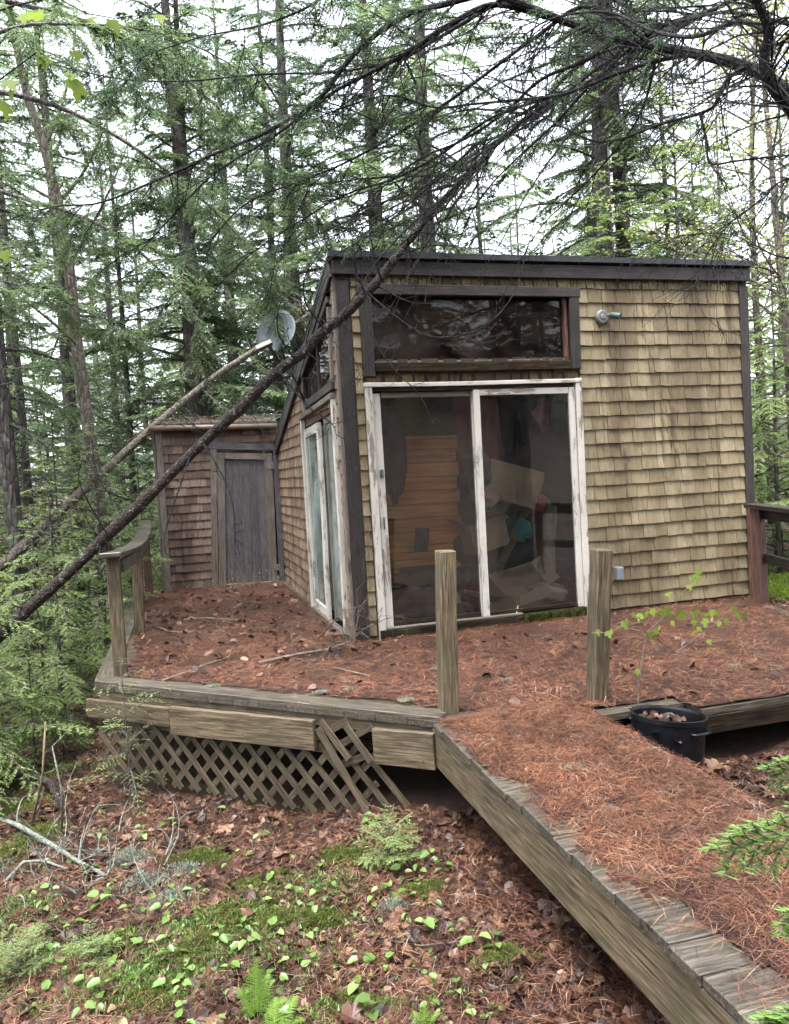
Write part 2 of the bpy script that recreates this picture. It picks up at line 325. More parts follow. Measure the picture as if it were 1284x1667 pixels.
leafmat('fir', [(0.0, (0.085, 0.17, 0.045)), (0.5, (0.14, 0.25, 0.065)), (1.0, (0.21, 0.32, 0.09))], 0.45, 0.55, 0.2)
leafmat('maple_leaf', [(0.0, (0.09, 0.155, 0.022)), (0.5, (0.14, 0.21, 0.032)), (1.0, (0.20, 0.26, 0.05))], 0.5, 0.55, 0.15)
leafmat('spring_leaf', [(0.0, (0.20, 0.28, 0.06)), (0.5, (0.32, 0.38, 0.09)), (0.8, (0.42, 0.40, 0.13)), (1.0, (0.40, 0.26, 0.12))], 0.5)
leafmat('seedling', [(0.0, (0.075, 0.15, 0.03)), (0.5, (0.12, 0.21, 0.05)), (1.0, (0.19, 0.28, 0.09))], 0.35, 0.35, 0.5)
leafmat('fern_leaf', [(0.0, (0.09, 0.18, 0.025)), (0.5, (0.14, 0.25, 0.04)), (1.0, (0.19, 0.30, 0.06))], 0.4, 0.45)
leafmat('moss', [(0.0, (0.035, 0.055, 0.010)), (0.5, (0.075, 0.105, 0.018)), (1.0, (0.135, 0.16, 0.038))], 0.2, 0.8)
leafmat('needle', [(0.0, (0.022, 0.011, 0.010)), (0.3, (0.066, 0.028, 0.021)), (0.6, (0.170, 0.062, 0.031)), (0.85, (0.255, 0.112, 0.056)), (0.96, (0.27, 0.17, 0.11)), (1.0, (0.40, 0.31, 0.22))], 0.0, 0.42, 0.35, (0.085, 0.040, 0.028))
leafmat('floor_needle', [(0.0, (0.014, 0.008, 0.007)), (0.35, (0.045, 0.020, 0.014)), (0.7, (0.105, 0.043, 0.027)), (0.92, (0.17, 0.085, 0.05)), (1.0, (0.30, 0.22, 0.15))], 0.0, 0.42, 0.35, (0.085, 0.040, 0.028))
leafmat('litter', [(0.0, (0.010, 0.006, 0.005)), (0.3, (0.032, 0.015, 0.011)), (0.55, (0.066, 0.030, 0.020)), (0.78, (0.105, 0.050, 0.033)), (0.94, (0.16, 0.088, 0.054)), (1.0, (0.24, 0.15, 0.095))], 0.1, 0.42, 0.25, (0.055, 0.030, 0.020))
leafmat('lichen_bits', [(0.0, (0.10, 0.115, 0.085)), (1.0, (0.25, 0.28, 0.225))], 0.1, 0.8)
def ground_mat():
    g = G('forest_floor'); v = g.co((1, 1, 1), rnd=False); a = g.noise(v, 22, 6, 0.72, 0.5); b = g.noise(v, 1.1, 4, 0.6); c0 = g.noise(g.co((30, 120, 30), rnd=False), 1.5, 4, 0.6, 1.5)
    c = g.ramp(a, [(0.28, (0.008, 0.005, 0.004)), (0.45, (0.024, 0.012, 0.009)), (0.58, (0.048, 0.025, 0.018)), (0.75, (0.09, 0.054, 0.04))])
    c = g.mix(g.rng(c0, 0.5, 0.7, 0.0, 0.5), c, (0.20, 0.085, 0.045))
    c = g.mix(g.rng(b, 0.56, 0.66, 0.0, 0.5), c, g.ramp(a, [(0.3, (0.035, 0.050, 0.010)), (0.7, (0.12, 0.14, 0.035))]))
    M['forest_floor'] = g.pbr(c, g.rng(a, 0.3, 0.7, 0.35, 0.8), g.bump(g.math('ADD', a, g.math('MULTIPLY', c0, 0.5)), 1.0, 0.03), Specular_IOR_Level=0.35)
    g = G('needle_mat'); v = g.co((1, 1, 1), rnd=False); a = g.noise(g.co((9, 60, 20), rnd=False), 2.2, 5, 0.65, 2.2); a2 = g.noise(g.co((60, 9, 20), rnd=False), 2.0, 5, 0.65, 2.2); b = g.noise(v, 2.0, 4, 0.6)
    k = g.math('MAXIMUM', a, a2)
    c = g.ramp(k, [(0.40, (0.010, 0.006, 0.005)), (0.55, (0.038, 0.017, 0.013)), (0.68, (0.088, 0.038, 0.026)), (0.82, (0.15, 0.082, 0.055))])
    c = g.mix(g.rng(b, 0.45, 0.7, 0.0, 0.4), c, (0.10, 0.05, 0.045))
    M['needle_mat'] = g.pbr(c, 0.6, g.bump(k, 1.0, 0.02), Specular_IOR_Level=0.35)
ground_mat()

# ================================================================== ground
def terrain():
    nx, ny = 260, 300
    u = np.linspace(-1, 1, nx); v = np.linspace(-1, 1, ny); k = 5.6
    X = 160*np.sinh(k*u)/np.sinh(k); Y = 4.0 + 170*np.sinh(k*v)/np.sinh(k)
    gx, gy = np.meshgrid(X, Y); gz = tz(gx, gy)
    V = np.stack([gx, gy, gz], -1).reshape(-1, 3)
    i = np.arange(ny-1)[:, None]*nx; j = np.arange(nx-1)[None, :]
    Q = np.stack([i+j, i+j+1, i+nx+j+1, i+nx+j], -1).reshape(-1, 4)
    tag(link('ground', npmesh('ground', V, [Q], M['forest_floor'], True)), kind='structure')
terrain()

# ================================================================== cabin
def set_uv(me, uvv):
    uv = me.uv_layers.new(name='UVMap'); idx = np.empty(len(me.loops), np.int32); me.loops.foreach_get('vertex_index', idx)
    uv.data.foreach_set('uv', np.ascontiguousarray(np.asarray(uvv, np.float32)[idx]).ravel())
SH_H = 0.168
def shingle_verts(wd, h=SH_H, j=0.0, thick=0.012):
    """x across, y outward is negative, z up from the butt"""
    a = wd/2
    return np.array([(-a, -0.008, j), (a, -0.008, -j), (a*0.985, 0.0, h), (-a*0.985, 0.0, h), (-a, -0.009-thick, j), (a, -0.009-thick, -j), (a*0.985, -0.003, h), (-a*0.985, -0.003, h)])
SH_UV = np.array([(0, 0), (1, 0), (1, 1), (0, 1)]*2, float)
SH_F = np.array([[0,1,2,3],[7,6,5,4],[4,5,1,0],[5,6,2,1],[6,7,3,2],[7,4,0,3]])
_shm = {}
def shingle_mesh(mat, cls):
    key = (mat, cls)
    if key not in _shm:
        V = shingle_verts(1.0, SH_H, (cls-1.5)*0.0022, 0.011+0.003*(cls % 3)); me = npmesh('shingle', V, [SH_F], M[mat]); set_uv(me, SH_UV); _shm[key] = me
    return _shm[key]
def courses(z0, z1, exposure, regions):
    """yield (x centre, butt z, width) for every shingle of a wall; regions(z) -> list of open x ranges"""
    z = z0
    while z < z1:
        for (a, b) in regions(z+exposure*0.5):
            x = a
            while x < b-0.012:
                wd = random.choice([0.075, 0.09, 0.105, 0.12, 0.13, 0.145, 0.16, 0.18])*random.uniform(0.9, 1.1)
                if b-(x+wd) < 0.05: wd = b-x
                yield x+wd/2, z, wd-0.004
                x += wd
        z += exposure
def shingle_obj(parent, mat, x, z, wd, y=0.0):
    o = link('shingle', shingle_mesh(mat, random.randrange(4)), parent)
    o.location = (x, y-random.uniform(0, 0.002), z+random.uniform(-0.003, 0.003)); o.scale = (wd, 1, 1); o.rotation_euler = (random.uniform(-0.012, 0.02), random.uniform(-0.008, 0.008), 0); return o
def shingle_stuff(name, parent, mat, items, xf):
    V = []; Fc = []; UV = []; n = 0
    for x, z, wd, h in items:
        q = shingle_verts(wd, h, random.uniform(-0.004, 0.004), random.uniform(0.008, 0.014)); q[:, 1] -= random.uniform(0, 0.003); q[:, 0] += x; q[:, 2] += z+random.uniform(-0.004, 0.004)
        V.append(xf(q)); Fc.append(SH_F+n); UV.append(SH_UV); n += 8
    me = npmesh(name, np.concatenate(V), [np.concatenate(Fc)], M[mat]); set_uv(me, np.concatenate(UV)); o = link(name, me, parent); o['kind'] = 'stuff'; return o

RS = 0.295                                    # roof falls towards the back
def roof_z(t): return 3.15 - RS*t
CD = 5.2                                      # cabin depth
cabin = tag(empty('cabin', P0, TH), 'small abandoned shingled cabin with sloping roof and glass sliding doors', 'cabin')
# front wall round its openings
b = MB()
b.box((0, 0, -0.12), (0.20, 0.1, 3.13)).box((2.14, 0, -0.12), (4.0, 0.1, 3.13)).box((0.20, 0, 2.12), (2.14, 0.1, 2.27)).box((0.20, 0, 2.89), (2.14, 0.1, 3.13))
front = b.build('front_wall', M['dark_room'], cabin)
b = MB()
b.prism([(0.1, -0.12), (0.22, -0.12), (0.22, roof_z(.22)), (0.1, roof_z(.1))], 0, 0, 0.1)
b.prism([(1.95, -0.12), (CD, -0.12), (CD, roof_z(CD)), (1.95, roof_z(1.95))], 0, 0, 0.1)
b.prism([(0.22, 2.0), (1.95, 2.0), (1.95, 2.16), (0.22, 2.16)], 0, 0, 0.1)
b.prism([(0.22, 2.82), (1.66, 2.42), (1.66, 2.16), (1.95, 2.16), (1.95, roof_z(1.95)), (0.22, roof_z(.22))], 0, 0, 0.1)
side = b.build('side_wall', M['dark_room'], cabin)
b = MB(); b.prism([(0.1, -0.12), (0.5, -0.12), (0.5, roof_z(.5)), (0.1, roof_z(.1))], 0, 3.9, 4.0).prism([(0.5, -0.12), (3.2, -0.12), (3.2, 0.55), (0.5, 0.55)], 0, 3.9, 4.0).prism([(0.5, 2.1), (3.2, 2.1), (3.2, roof_z(3.2)), (0.5, roof_z(.5))], 0, 3.9, 4.0).prism([(3.2, -0.12), (CD, -0.12), (CD, roof_z(CD)), (3.2, roof_z(3.2))], 0, 3.9, 4.0).box((0.1, CD-0.1, -0.12), (3.9, CD, roof_z(CD)-0.001)); b.build('rear_walls', M['dark_room'], cabin)  # the opening in the unseen right wall is added to light the room
MB().box((3.94, 0.5, 0.55), (3.945, 3.2, 2.1)).build('added_pane', M['glass'], cabin)  # added pane, out of view, lets sky light into the room
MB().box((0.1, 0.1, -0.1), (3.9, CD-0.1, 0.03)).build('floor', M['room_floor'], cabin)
# shingles on the front: the wide field and the strip beside the corner, one by one
def reg_front(z): return [(2.18, 3.90)] + ([(0.115, 0.185)] if z < 2.9 else [])
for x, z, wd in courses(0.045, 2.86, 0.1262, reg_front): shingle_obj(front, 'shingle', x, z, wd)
items = []
def reg_rot(z): return [(0.19, 2.18)]
for x, z, wd in courses(2.135, 2.25, 0.09, reg_rot): items.append((x, z, wd*0.8, 0.12))
shingle_stuff('rotten_shingles', front, 'shingle_rot', items, lambda q: q)
items = [(x, z, wd*0.96, 0.14) for x, z, wd in courses(2.945, 3.0, 0.126, lambda z: [(0.115, 3.90)])]
items += [(0.115+0.03*i+0.012, 3.02, 0.022, 0.10) for i in range(125)]
shingle_stuff('top_course', front, 'shingle_top', items, lambda q: q)
# side wall shingles seen at a slant
items = []
def reg_side(z):
    far = min(CD, (3.15-z-0.03)/RS)
    if z < 2.0: return [(0.03, 0.17), (1.99, far)]
    if z < 2.12: return [(0.03, far)]
    return [(0.03, 0.17), (1.72, far)] if far > 1.72 else [(0.03, 0.17)]
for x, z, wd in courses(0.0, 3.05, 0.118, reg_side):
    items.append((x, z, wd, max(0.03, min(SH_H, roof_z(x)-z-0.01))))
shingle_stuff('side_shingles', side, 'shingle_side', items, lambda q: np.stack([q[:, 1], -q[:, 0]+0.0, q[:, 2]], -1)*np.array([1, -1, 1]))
# trim
DT = M['dark_trim']
board('corner_board', (0.057, -0.016, -0.03), (0.050, -0.016, 2.985), 0.112, 0.03, DT, cabin, up=(0, -1, 0))
board('corner_board', (-0.016, 0.012, -0.03), (-0.016, 0.012, 3.10), 0.05, 0.03, M['grey_frame'], cabin, up=(-1, 0, 0))
board('corner_board', (3.952, -0.016, -0.03), (3.945, -0.016, 2.985), 0.10, 0.03, DT, cabin, up=(0, -1, 0))
board('fascia', (-0.03, -0.040, 3.085), (4.005, -0.040, 3.085), 0.115, 0.03, DT, cabin, up=(0, -1, 0), warp=0.004)
board('rake_board', (-0.040, -0.02, roof_z(-0.02)-0.075), (-0.040, CD, roof_z(CD)-0.075), 0.15, 0.03, DT, cabin, up=(-1, 0, 0))
b = MB(); b.prism([(-0.075, roof_z(-0.075)+0.002), (CD+0.2, roof_z(CD+0.2)+0.002), (CD+0.2, roof_z(CD+0.2)+0.032), (-0.075, roof_z(-0.075)+0.032)], 0, -0.06, 4.02)
roof = b.build('roof', M['roofing'], cabin)
b = MB(); b.box((-0.062, -0.088, roof_z(-.075)-0.012), (4.022, -0.076, roof_z(-.075)+0.036)); b.build('drip_edge', M['roof_edge'], roof)
b = MB()
for i in range(70):
    x = random.uniform(-0.05, 3.95); L = random.uniform(0.03, 0.12); t = random.uniform(-0.07, 0.1); b.box((x, t, roof_z(t)+0.022), (x+L, t+random.uniform(0.03, 0.1), roof_z(t)+0.034+random.uniform(0.004, 0.022)))
o = b.build('roof_moss', M['moss'], roof); o['kind'] = 'stuff'
b = MB(); b.tube([(2.08, 0.25, 3.02), (2.08, 0.25, 3.26)], [0.045, 0.045], 10); b.tube([(2.08, 0.25, 3.26), (2.08, 0.25, 3.30)], [0.06, 0.05], 10); b.build('vent_pipe', M['steel_dark'], roof, True)
board('skirt_board', (2.19, -0.006, 0.00), (3.9, -0.006, 0.00), 0.09, 0.02, M['rot'], cabin, up=(0, -1, 0))

# upper window
uw = empty('upper_window', (0, 0, 0), 0, cabin)
board('frame_top', (0.165, -0.030, 2.915), (2.20, -0.030, 2.905), 0.085, 0.045, DT, uw, up=(0, -1, 0))
board('frame_side', (0.235, -0.028, 2.20), (0.235, -0.028, 2.87), 0.10, 0.04, DT, uw, up=(0, -1, 0))
board('frame_side', (2.135, -0.028, 2.235), (2.140, -0.028, 2.863), 0.095, 0.04, DT, uw, up=(0, -1, 0))
board('sill', (0.285, -0.020, 2.275), (2.087, -0.020, 2.268), 0.075, 0.06, M['rot'], uw, up=(0, -1, 0), warp=0.006)
board('stop', (2.070, 0.02, 2.31), (2.070, 0.02, 2.87), 0.035, 0.05, M['redwood'], uw, up=(0, -1, 0))
board('stop', (0.29, 0.018, 2.322), (2.05, 0.018, 2.322), 0.02, 0.05, M['grey_frame'], uw, up=(0, -1, 0))
MB().box((0.285, 0.036, 2.31), (2.055, 0.042, 2.872)).build('pane', M['glass_dirty'], uw)
def sheet(nx, nz, f):
    V = np.array([f(i/(nx-1), j/(nz-1)) for j in range(nz) for i in range(nx)]); i = np.arange(nz-1)[:, None]*nx; j = np.arange(nx-1)[None, :]
    return V, np.stack([i+j, i+j+1, i+nx+j+1, i+nx+j], -1).reshape(-1, 4)
def wr(a, b2, k): return 0.5*math.sin(a*7.1*k+b2*5.3)+0.5*math.sin(b2*9.7*k-a*6.1+1.7)+0.4*math.sin((a+b2)*15.3*k)
V, Q = sheet(40, 16, lambda a, c: (0.7+0.95*a, 0.10+0.018*wr(a*1.6, c, 2.2), 2.52+0.34*c-0.10*math.sin(a*3.1)))
me = npmesh('plastic_film', V, [Q], None, True)
g = G('clear_film'); tr = g.n('BsdfTransparent'); gl = g.n('BsdfGlossy', None, Color=(0.9, 0.9, 0.95), Roughness=0.12); mx = g.n('MixShader', None, Fac=0.22); g.put(mx.inputs[1], tr); g.put(mx.inputs[2], gl); g.nt.links.new(mx.outputs[0], g.out.inputs[0])
link('plastic_film', me, uw, g.m)

# front sliding door
WP = M['white_paint']
fd = empty('sliding_door', (0, 0, 0), 0, cabin)
board('casing', (0.225, -0.026, 0.00), (0.220, -0.026, 2.15), 0.060, 0.045, WP, fd, up=(0, -1, 0), warp=0.004)
board('casing', (2.148, -0.026, -0.03), (2.150, -0.026, 2.15), 0.062, 0.045, WP, fd, up=(0, -1, 0), warp=0.003)
board('head_casing', (0.182, -0.028, 2.135), (2.181, -0.028, 2.120), 0.035, 0.055, WP, fd, up=(0, -1, 0), warp=0.012)
board('head_jamb', (0.262, -0.002, 2.095), (2.11, -0.002, 2.092), 0.04, 0.06, M['rot'], fd, up=(0, -1, 0), warp=0.012)
board('sill', (0.20, -0.035, 0.045), (2.12, -0.035, 0.055), 0.085, 0.09, M['rot'], fd, up=(0, -1, 0), warp=0.006)
board('track', (0.26, -0.045, 0.098), (1.5, -0.045, 0.100), 0.016, 0.05, M['grey_frame'], fd, up=(0, -1, 0))
n = 5000; q_ = np.random.default_rng(2); P_ = np.stack([q_.uniform(1.50, 2.08, n), q_.uniform(-0.092, -0.07, n), 0.02+0.07*q_.random(n)**0.7], -1); P_ = P_[(np.sin(P_[:, 0]*31)+np.sin(P_[:, 0]*67+1)+q_.normal(0, .5, n)) > -0.9]; n = len(P_)
D_ = np.stack([q_.normal(0, .6, n), -np.ones(n)*.7, q_.normal(0.5, .5, n)], -1); D_ /= np.linalg.norm(D_, axis=1)[:, None]; w_ = np.cross(D_, q_.normal(size=(n, 3))); w_ = w_/np.linalg.norm(w_, axis=1)[:, None]*0.004
me = npmesh('sill_moss', np.stack([P_-w_, P_+w_, P_+D_*0.014], 1).reshape(-1, 3), [np.arange(3*n).reshape(-1, 3)], M['moss']); o = link('sill_moss', me, fd); o['kind'] = 'stuff'
def leaf_panel(nm, x0, x1, y, z0, z1, lw, rw, hd, gl, par, mat=WP):
    p = empty(nm, (0, 0, 0), 0, par)
    return p
lp = (0.285, 1.19)
board('stile', (0.297, 0.012, 0.10), (0.290, 0.012, 2.065), 0.068, 0.04, WP, fd, up=(0, -1, 0), warp=0.003)
board('stile', (1.158, 0.022, 0.10), (1.158, 0.022, 2.065), 0.045, 0.03, WP, fd, up=(0, -1, 0))
board('rail', (0.335, 0.014, 2.048), (1.13, 0.014, 2.045), 0.050, 0.035, M['grey_frame'], fd, up=(0, -1, 0))
board('rail', (0.335, 0.014, 0.12), (1.13, 0.014, 0.12), 0.045, 0.035, M['rot'], fd, up=(0, -1, 0))
MB().box((0.332, 0.016, 0.14), (1.135, 0.021, 2.025)).build('pane', M['glass'], fd)
board('stile', (1.168, -0.014, 0.04), (1.176, -0.014, 2.075), 0.060, 0.038, WP, fd, up=(0, -1, 0), warp=0.003)
board('stile', (2.088, -0.014, 0.10), (2.083, -0.014, 2.075), 0.058, 0.038, WP, fd, up=(0, -1, 0))
board('rail', (1.207, -0.012, 2.048), (2.053, -0.012, 2.046), 0.055, 0.034, WP, fd, up=(0, -1, 0))
board('rail', (1.20, -0.012, 0.125), (2.056, -0.012, 0.125), 0.035, 0.034, M['rot'], fd, up=(0, -1, 0))
MB().box((1.20, -0.010, 0.14), (2.058, -0.005, 2.022)).build('pane', M['glass'], fd)
b = MB(); b.box((0.285, -0.026, 1.36), (0.312, -0.009, 1.43)); b.tube([(0.298, -0.026, 1.395), (0.298, -0.05, 1.395), (0.298, -0.055, 1.36)], 0.008, 6); b.build('latch', M['steel_dark'], fd)
b = MB(); b.box((0.290, -0.016, 0.93), (0.302, -0.009, 1.03)); b.build('handle_plate', M['steel_dark'], fd)

# side sliding door (in the plane of the side wall: local x = 0)
sd = empty('side_sliding_door', (0, 0, 0), 0, cabin)
def sb(nm, t0, z0, t1, z1, wd, th, x, mat, **k): return board(nm, (x, t0, z0), (x, t1, z1), wd, th, mat, sd, up=(-1, 0, 0), **k)
sb('casing', 1.935, -0.08, 1.935, 2.02, 0.075, 0.045, -0.030, WP)
sb('casing', 0.215, 0.0, 0.215, 2.07, 0.065, 0.045, -0.030, WP, warp=0.003)
sb('head_casing', 1.98, 2.035, 0.18, 2.075, 0.05, 0.06, -0.034, M['grey_frame'])
sb('head_jamb', 1.89, 1.97, 0.25, 2.01, 0.085, 0.05, 0.02, M['redwood'])
sb('sill', 1.90, -0.03, 0.20, -0.015, 0.10, 0.06, -0.03, M['grey_frame'])
sb('stile', 1.865, 0.02, 1.865, 1.90, 0.065, 0.035, -0.012, WP)
sb('stile', 1.10, 0.02, 1.08, 1.92, 0.10, 0.04, -0.014, WP, warp=0.006)
sb('rail', 1.832, 1.86, 1.13, 1.875, 0.09, 0.034, -0.012, WP)
sb('rail', 1.832, 0.06, 1.15, 0.06, 0.10, 0.034, -0.012, WP)
MB().box((-0.012, 1.14, 0.11), (-0.008, 1.835, 1.83)).build('pane', M['glass_side'], sd)
sb('stile', 0.98, 0.02, 0.98, 1.96, 0.06, 0.03, 0.035, M['grey_frame'])
sb('stile', 0.285, 0.02, 0.285, 1.96, 0.06, 0.03, 0.035, M['grey_frame'])
sb('rail', 0.95, 1.925, 0.315, 1.93, 0.07, 0.03, 0.035, M['grey_frame'])
MB().box((0.034, 0.315, 0.05), (0.038, 0.95, 1.89)).build('pane', M['glass_side'], sd)
V, Q = sheet(40, 12, lambda a, c: (0.065+0.012*math.sin(a*44)+0.004*math.sin(c*9), 0.30+1.55*a, 0.06+1.84*c)); link('curtain', npmesh('curtain', V, [Q], M['curtain'], True), sd)
board('loose_trim', (-0.10, 0.95, -0.03), (-0.17, 0.38, 0.02), 0.05, 0.02, M['grey_frame'], sd)
board('loose_trim', (-0.17, 0.37, 0.02), (-0.02, 0.12, 0.05), 0.04, 0.02, M['grey_frame'], sd)
# side window under the roof slope
sw = empty('side_window', (0, 0, 0), 0, cabin)
def wb(nm, a, c, wd, th, x, mat): return board(nm, (x,)+a, (x,)+c, wd, th, mat, sw, up=(-1, 0, 0))
wb('frame_bottom', (1.72, 2.135), (0.17, 2.165), 0.075, 0.045, -0.028, DT)
wb('frame_top', (1.71, 2.455), (0.17, 2.875), 0.06, 0.045, -0.030, DT)
wb('frame_side', (1.69, 2.18), (1.69, 2.43), 0.05, 0.04, -0.026, DT)
wb('frame_side', (0.20, 2.21), (0.20, 2.82), 0.05, 0.04, -0.026, M['grey_frame'])
wb('muntin', (0.95, 2.18), (0.95, 2.64), 0.02, 0.02, -0.008, DT)
MB().prism([(0.22, 2.17), (1.66, 2.17), (1.66, 2.43), (0.22, 2.82)], 0, -0.004, 0.0).build('pane', M['glass_dirty'], sw)

V, Q = sheet(46, 10, lambda a, c: (1.32+0.48*a, 0.95+0.035*math.sin(a*41)+0.02*math.sin(a*17+c*3), 1.25+0.10*math.sin(a*9)+(1.0-0.10*math.sin(a*9))*c)); link('red_curtain', npmesh('red_curtain', V, [Q], M['red_cloth'], True), cabin)
# inside the cabin
pw = empty('plank_partition', (0, 0, 0), 0, cabin)
z = 0.30; i = 0
while z < 1.72:
    board('plank', (0.12, 0.85, z+0.065), (1.30-0.02*(i % 2), 0.85, z+0.050), 0.128, 0.02, M['pine_panel'], pw, up=(0, -1, 0)); z += 0.132; i += 1
board('post', (1.35, 0.84, 0.03), (1.35, 0.84, 2.5), 0.09, 0.09, M['redwood'], pw)
MB().box((0.12, 0.87, 0.03), (1.28, 0.92, 1.70)).build('backing', M['dark_room'], pw)

# ---- loose things seen through the glass
def world_of(s, t, z): return W(s, t, z)
def carton(nm, label, s, t, z, size, rot, mat, flaps=True, group=None):
    e = tag(empty(nm, W(s, t, z)), label, 'box', group); e.rotation_euler = rot
    a, c, h = size; th = 0.006; m = MB()
    m.box((-a/2, -c/2, 0), (a/2, c/2, th)); m.box((-a/2, -c/2, th), (-a/2+th, c/2, h)); m.box((a/2-th, -c/2, th), (a/2, c/2, h)); m.box((-a/2+th, -c/2, th), (a/2-th, -c/2+th, h)); m.box((-a/2+th, c/2-th, th), (a/2-th, c/2, h)); m.build('body', mat, e)
    if flaps:
        for sx in (-1, 1):
            board('flap', (sx*a/2, 0, h), (sx*(a/2+0.09), 0, h+0.07), c*0.96, th, mat, e, bev=0)
        board('flap', (0, -c/2, h), (0, -c/2-0.10, h-0.02), a*0.94, th, mat, e, bev=0)
    return e
e = carton('cardboard_box', 'open pale cardboard box with hand hole tipped over behind right pane', 1.62, 0.42, 0.12, (0.46, 0.32, 0.30), (rad(38), rad(-8), rad(28)), M['carton'])
b = MB(); b.box((0.10, -0.164, 0.17), (0.19, -0.161, 0.20)); b.build('hand_hole', M['black_cloth'], e)
e = carton('cardboard_box', 'brown closed cardboard box lying high on the junk pile', 1.75, 0.75, 1.02, (0.55, 0.42, 0.36), (rad(-14), rad(18), rad(-14)), M['cardboard'], False)
MB().box((-0.275, -0.21, 0.361), (0.275, 0.21, 0.367)).build('lid', M['cardboard'], e)
e = carton('cardboard_box', 'dim cardboard box in the middle of the junk pile', 1.50, 0.80, 0.62, (0.40, 0.36, 0.30), (rad(4), rad(-12), rad(24)), M['cardboard'])
e = carton('cardboard_box', 'flattened cardboard box against the middle door stile', 1.33, 0.35, 0.06, (0.42, 0.22, 0.2), (rad(58), rad(10), rad(-18)), M['carton'])
def rollup(nm, label, a, c, r, mat):
    a = np.array(a); c = np.array(c); m = MB(); m.tube([a, a+(c-a)*.33+0.01, a+(c-a)*.66-0.012, c], [r, r*1.05, r*.98, r], 14); o = m.build(nm, mat, None, True); o['label'] = label; o['category'] = 'roll'; return o
rollup('carpet_roll', 'pale rolled carpet leaning at the right edge of the glass', W(1.86, 0.22, 0.16), W(2.10, 0.50, 0.98), 0.065, M['carpet_roll'])
tag(board('leaning_board', W(1.45, 0.5, 0.30), W(1.95, 0.75, 0.95), 0.10, 0.02, M['pale_wood']), 'narrow pale board leaning across the junk behind right pane', 'board')
def lump(nm, label, cat, c, size, mat, seed, rot=0.0, nz=0.22):
    r2 = np.random.default_rng(seed); n, m = 22, 14; th = np.linspace(0, 2*np.pi, n, endpoint=False); ph = np.linspace(0.05, np.pi-0.05, m)
    k = r2.normal(size=(6, 3))*2.2; of = r2.uniform(0, 6, 6); V = []
    for p in ph:
        for t in th:
            d = np.array([math.sin(p)*math.cos(t), math.sin(p)*math.sin(t), math.cos(p)]); V.append(d*(1+nz*np.mean(np.sin(k@d*1.6+of))*1.8)*np.array(size))
    Q = [[i*n+j, i*n+(j+1) % n, (i+1)*n+(j+1) % n, (i+1)*n+j] for i in range(m-1) for j in range(n)]
    caps = [list(range(n))[::-1], list(range((m-1)*n, m*n))]
    o = link(nm, npmesh(nm, np.array(V), [np.array(Q), np.array(caps)], mat, True)); o.location = Vector(c); o.rotation_euler = (0, 0, rot); tag(o, label, cat); return o
lump('hanging_coat', 'black coat hanging high behind the left pane', 'coat', W(0.47, 0.32, 1.58), (0.13, 0.09, 0.40), M['black_cloth'], 3, 0.2, 0.3)
lump('pink_cloth', 'pinkish cloth hung at the upper right corner of the glass', 'cloth', W(2.02, 0.45, 1.88), (0.07, 0.05, 0.14), M['pink_cloth'], 6, 0.2, 0.4)
lump('pink_cloth', 'pinkish crumpled cloth heaped on a box beside the middle stile', 'cloth', W(1.42, 0.50, 1.12), (0.12, 0.10, 0.08), M['pink_cloth'], 8, 0.2, 0.5)
lump('grey_blanket', 'grey crumpled blanket on the junk behind the middle stile', 'blanket', W(1.40, 0.60, 1.38), (0.12, 0.10, 0.20), M['grey_cloth'], 9, 0.2, 0.5)
lump('plastic_bag', 'white plastic bag at the bottom right corner of the glass', 'bag', W(1.90, 0.25, 0.22), (0.17, 0.12, 0.10), M['plastic_bag'], 10, 0.2, 0.4)
lump('teal_bag', 'teal bag wedged beside the carpet roll', 'bag', W(1.86, 0.62, 0.75), (0.08, 0.08, 0.10), M['teal'], 11, 0.2, 0.3)
lump('red_jug', 'red plastic jug at the right edge of the glass', 'jug', W(2.02, 0.55, 1.02), (0.09, 0.07, 0.08), M['red_plastic'], 12, 0.2, 0.2)
lump('dark_heap', 'dark heap of clothes filling the middle of the room', 'clothes', W(1.75, 1.2, 0.62), (0.65, 0.40, 0.62), M['black_cloth'], 13, 0.2, 0.35)
lump('grey_heap', 'grey heap of rags low behind the left pane', 'rags', W(0.72, 0.42, 0.12), (0.45, 0.28, 0.20), M['grey_cloth'], 14, 0.2, 0.5)
lump('dark_bundle', 'dark bundle of clothes low behind the middle of the door', 'clothes', W(1.08, 0.52, 0.22), (0.20, 0.18, 0.24), M['black_cloth'], 16, 0.2, 0.5)
lump('blue_rag', 'pale blue rag on the floor behind the left pane', 'rag', W(0.98, 0.40, 0.12), (0.14, 0.10, 0.07), M['plastic_bag'], 15, 0.2, 0.5)
ch = tag(empty('desk_chair', W(0.80, 0.62, 0.03), TH), 'dark chair in front of the pine planks', 'chair')
board('backrest', (0.0, 0.0, 0.62), (0.03, 0, 0.84), 0.13, 0.04, M['black_cloth'], ch, up=(0, -1, 0))
board('seat', (-0.2, -0.1, 0.45), (0.2, -0.1, 0.45), 0.40, 0.05, M['black_cloth'], ch)
for sx in (-0.17, 0.17):
    for sy in (-0.25, 0.05): board('leg', (sx, sy, 0), (sx, sy, 0.43), 0.03, 0.03, M['steel_dark'], ch)

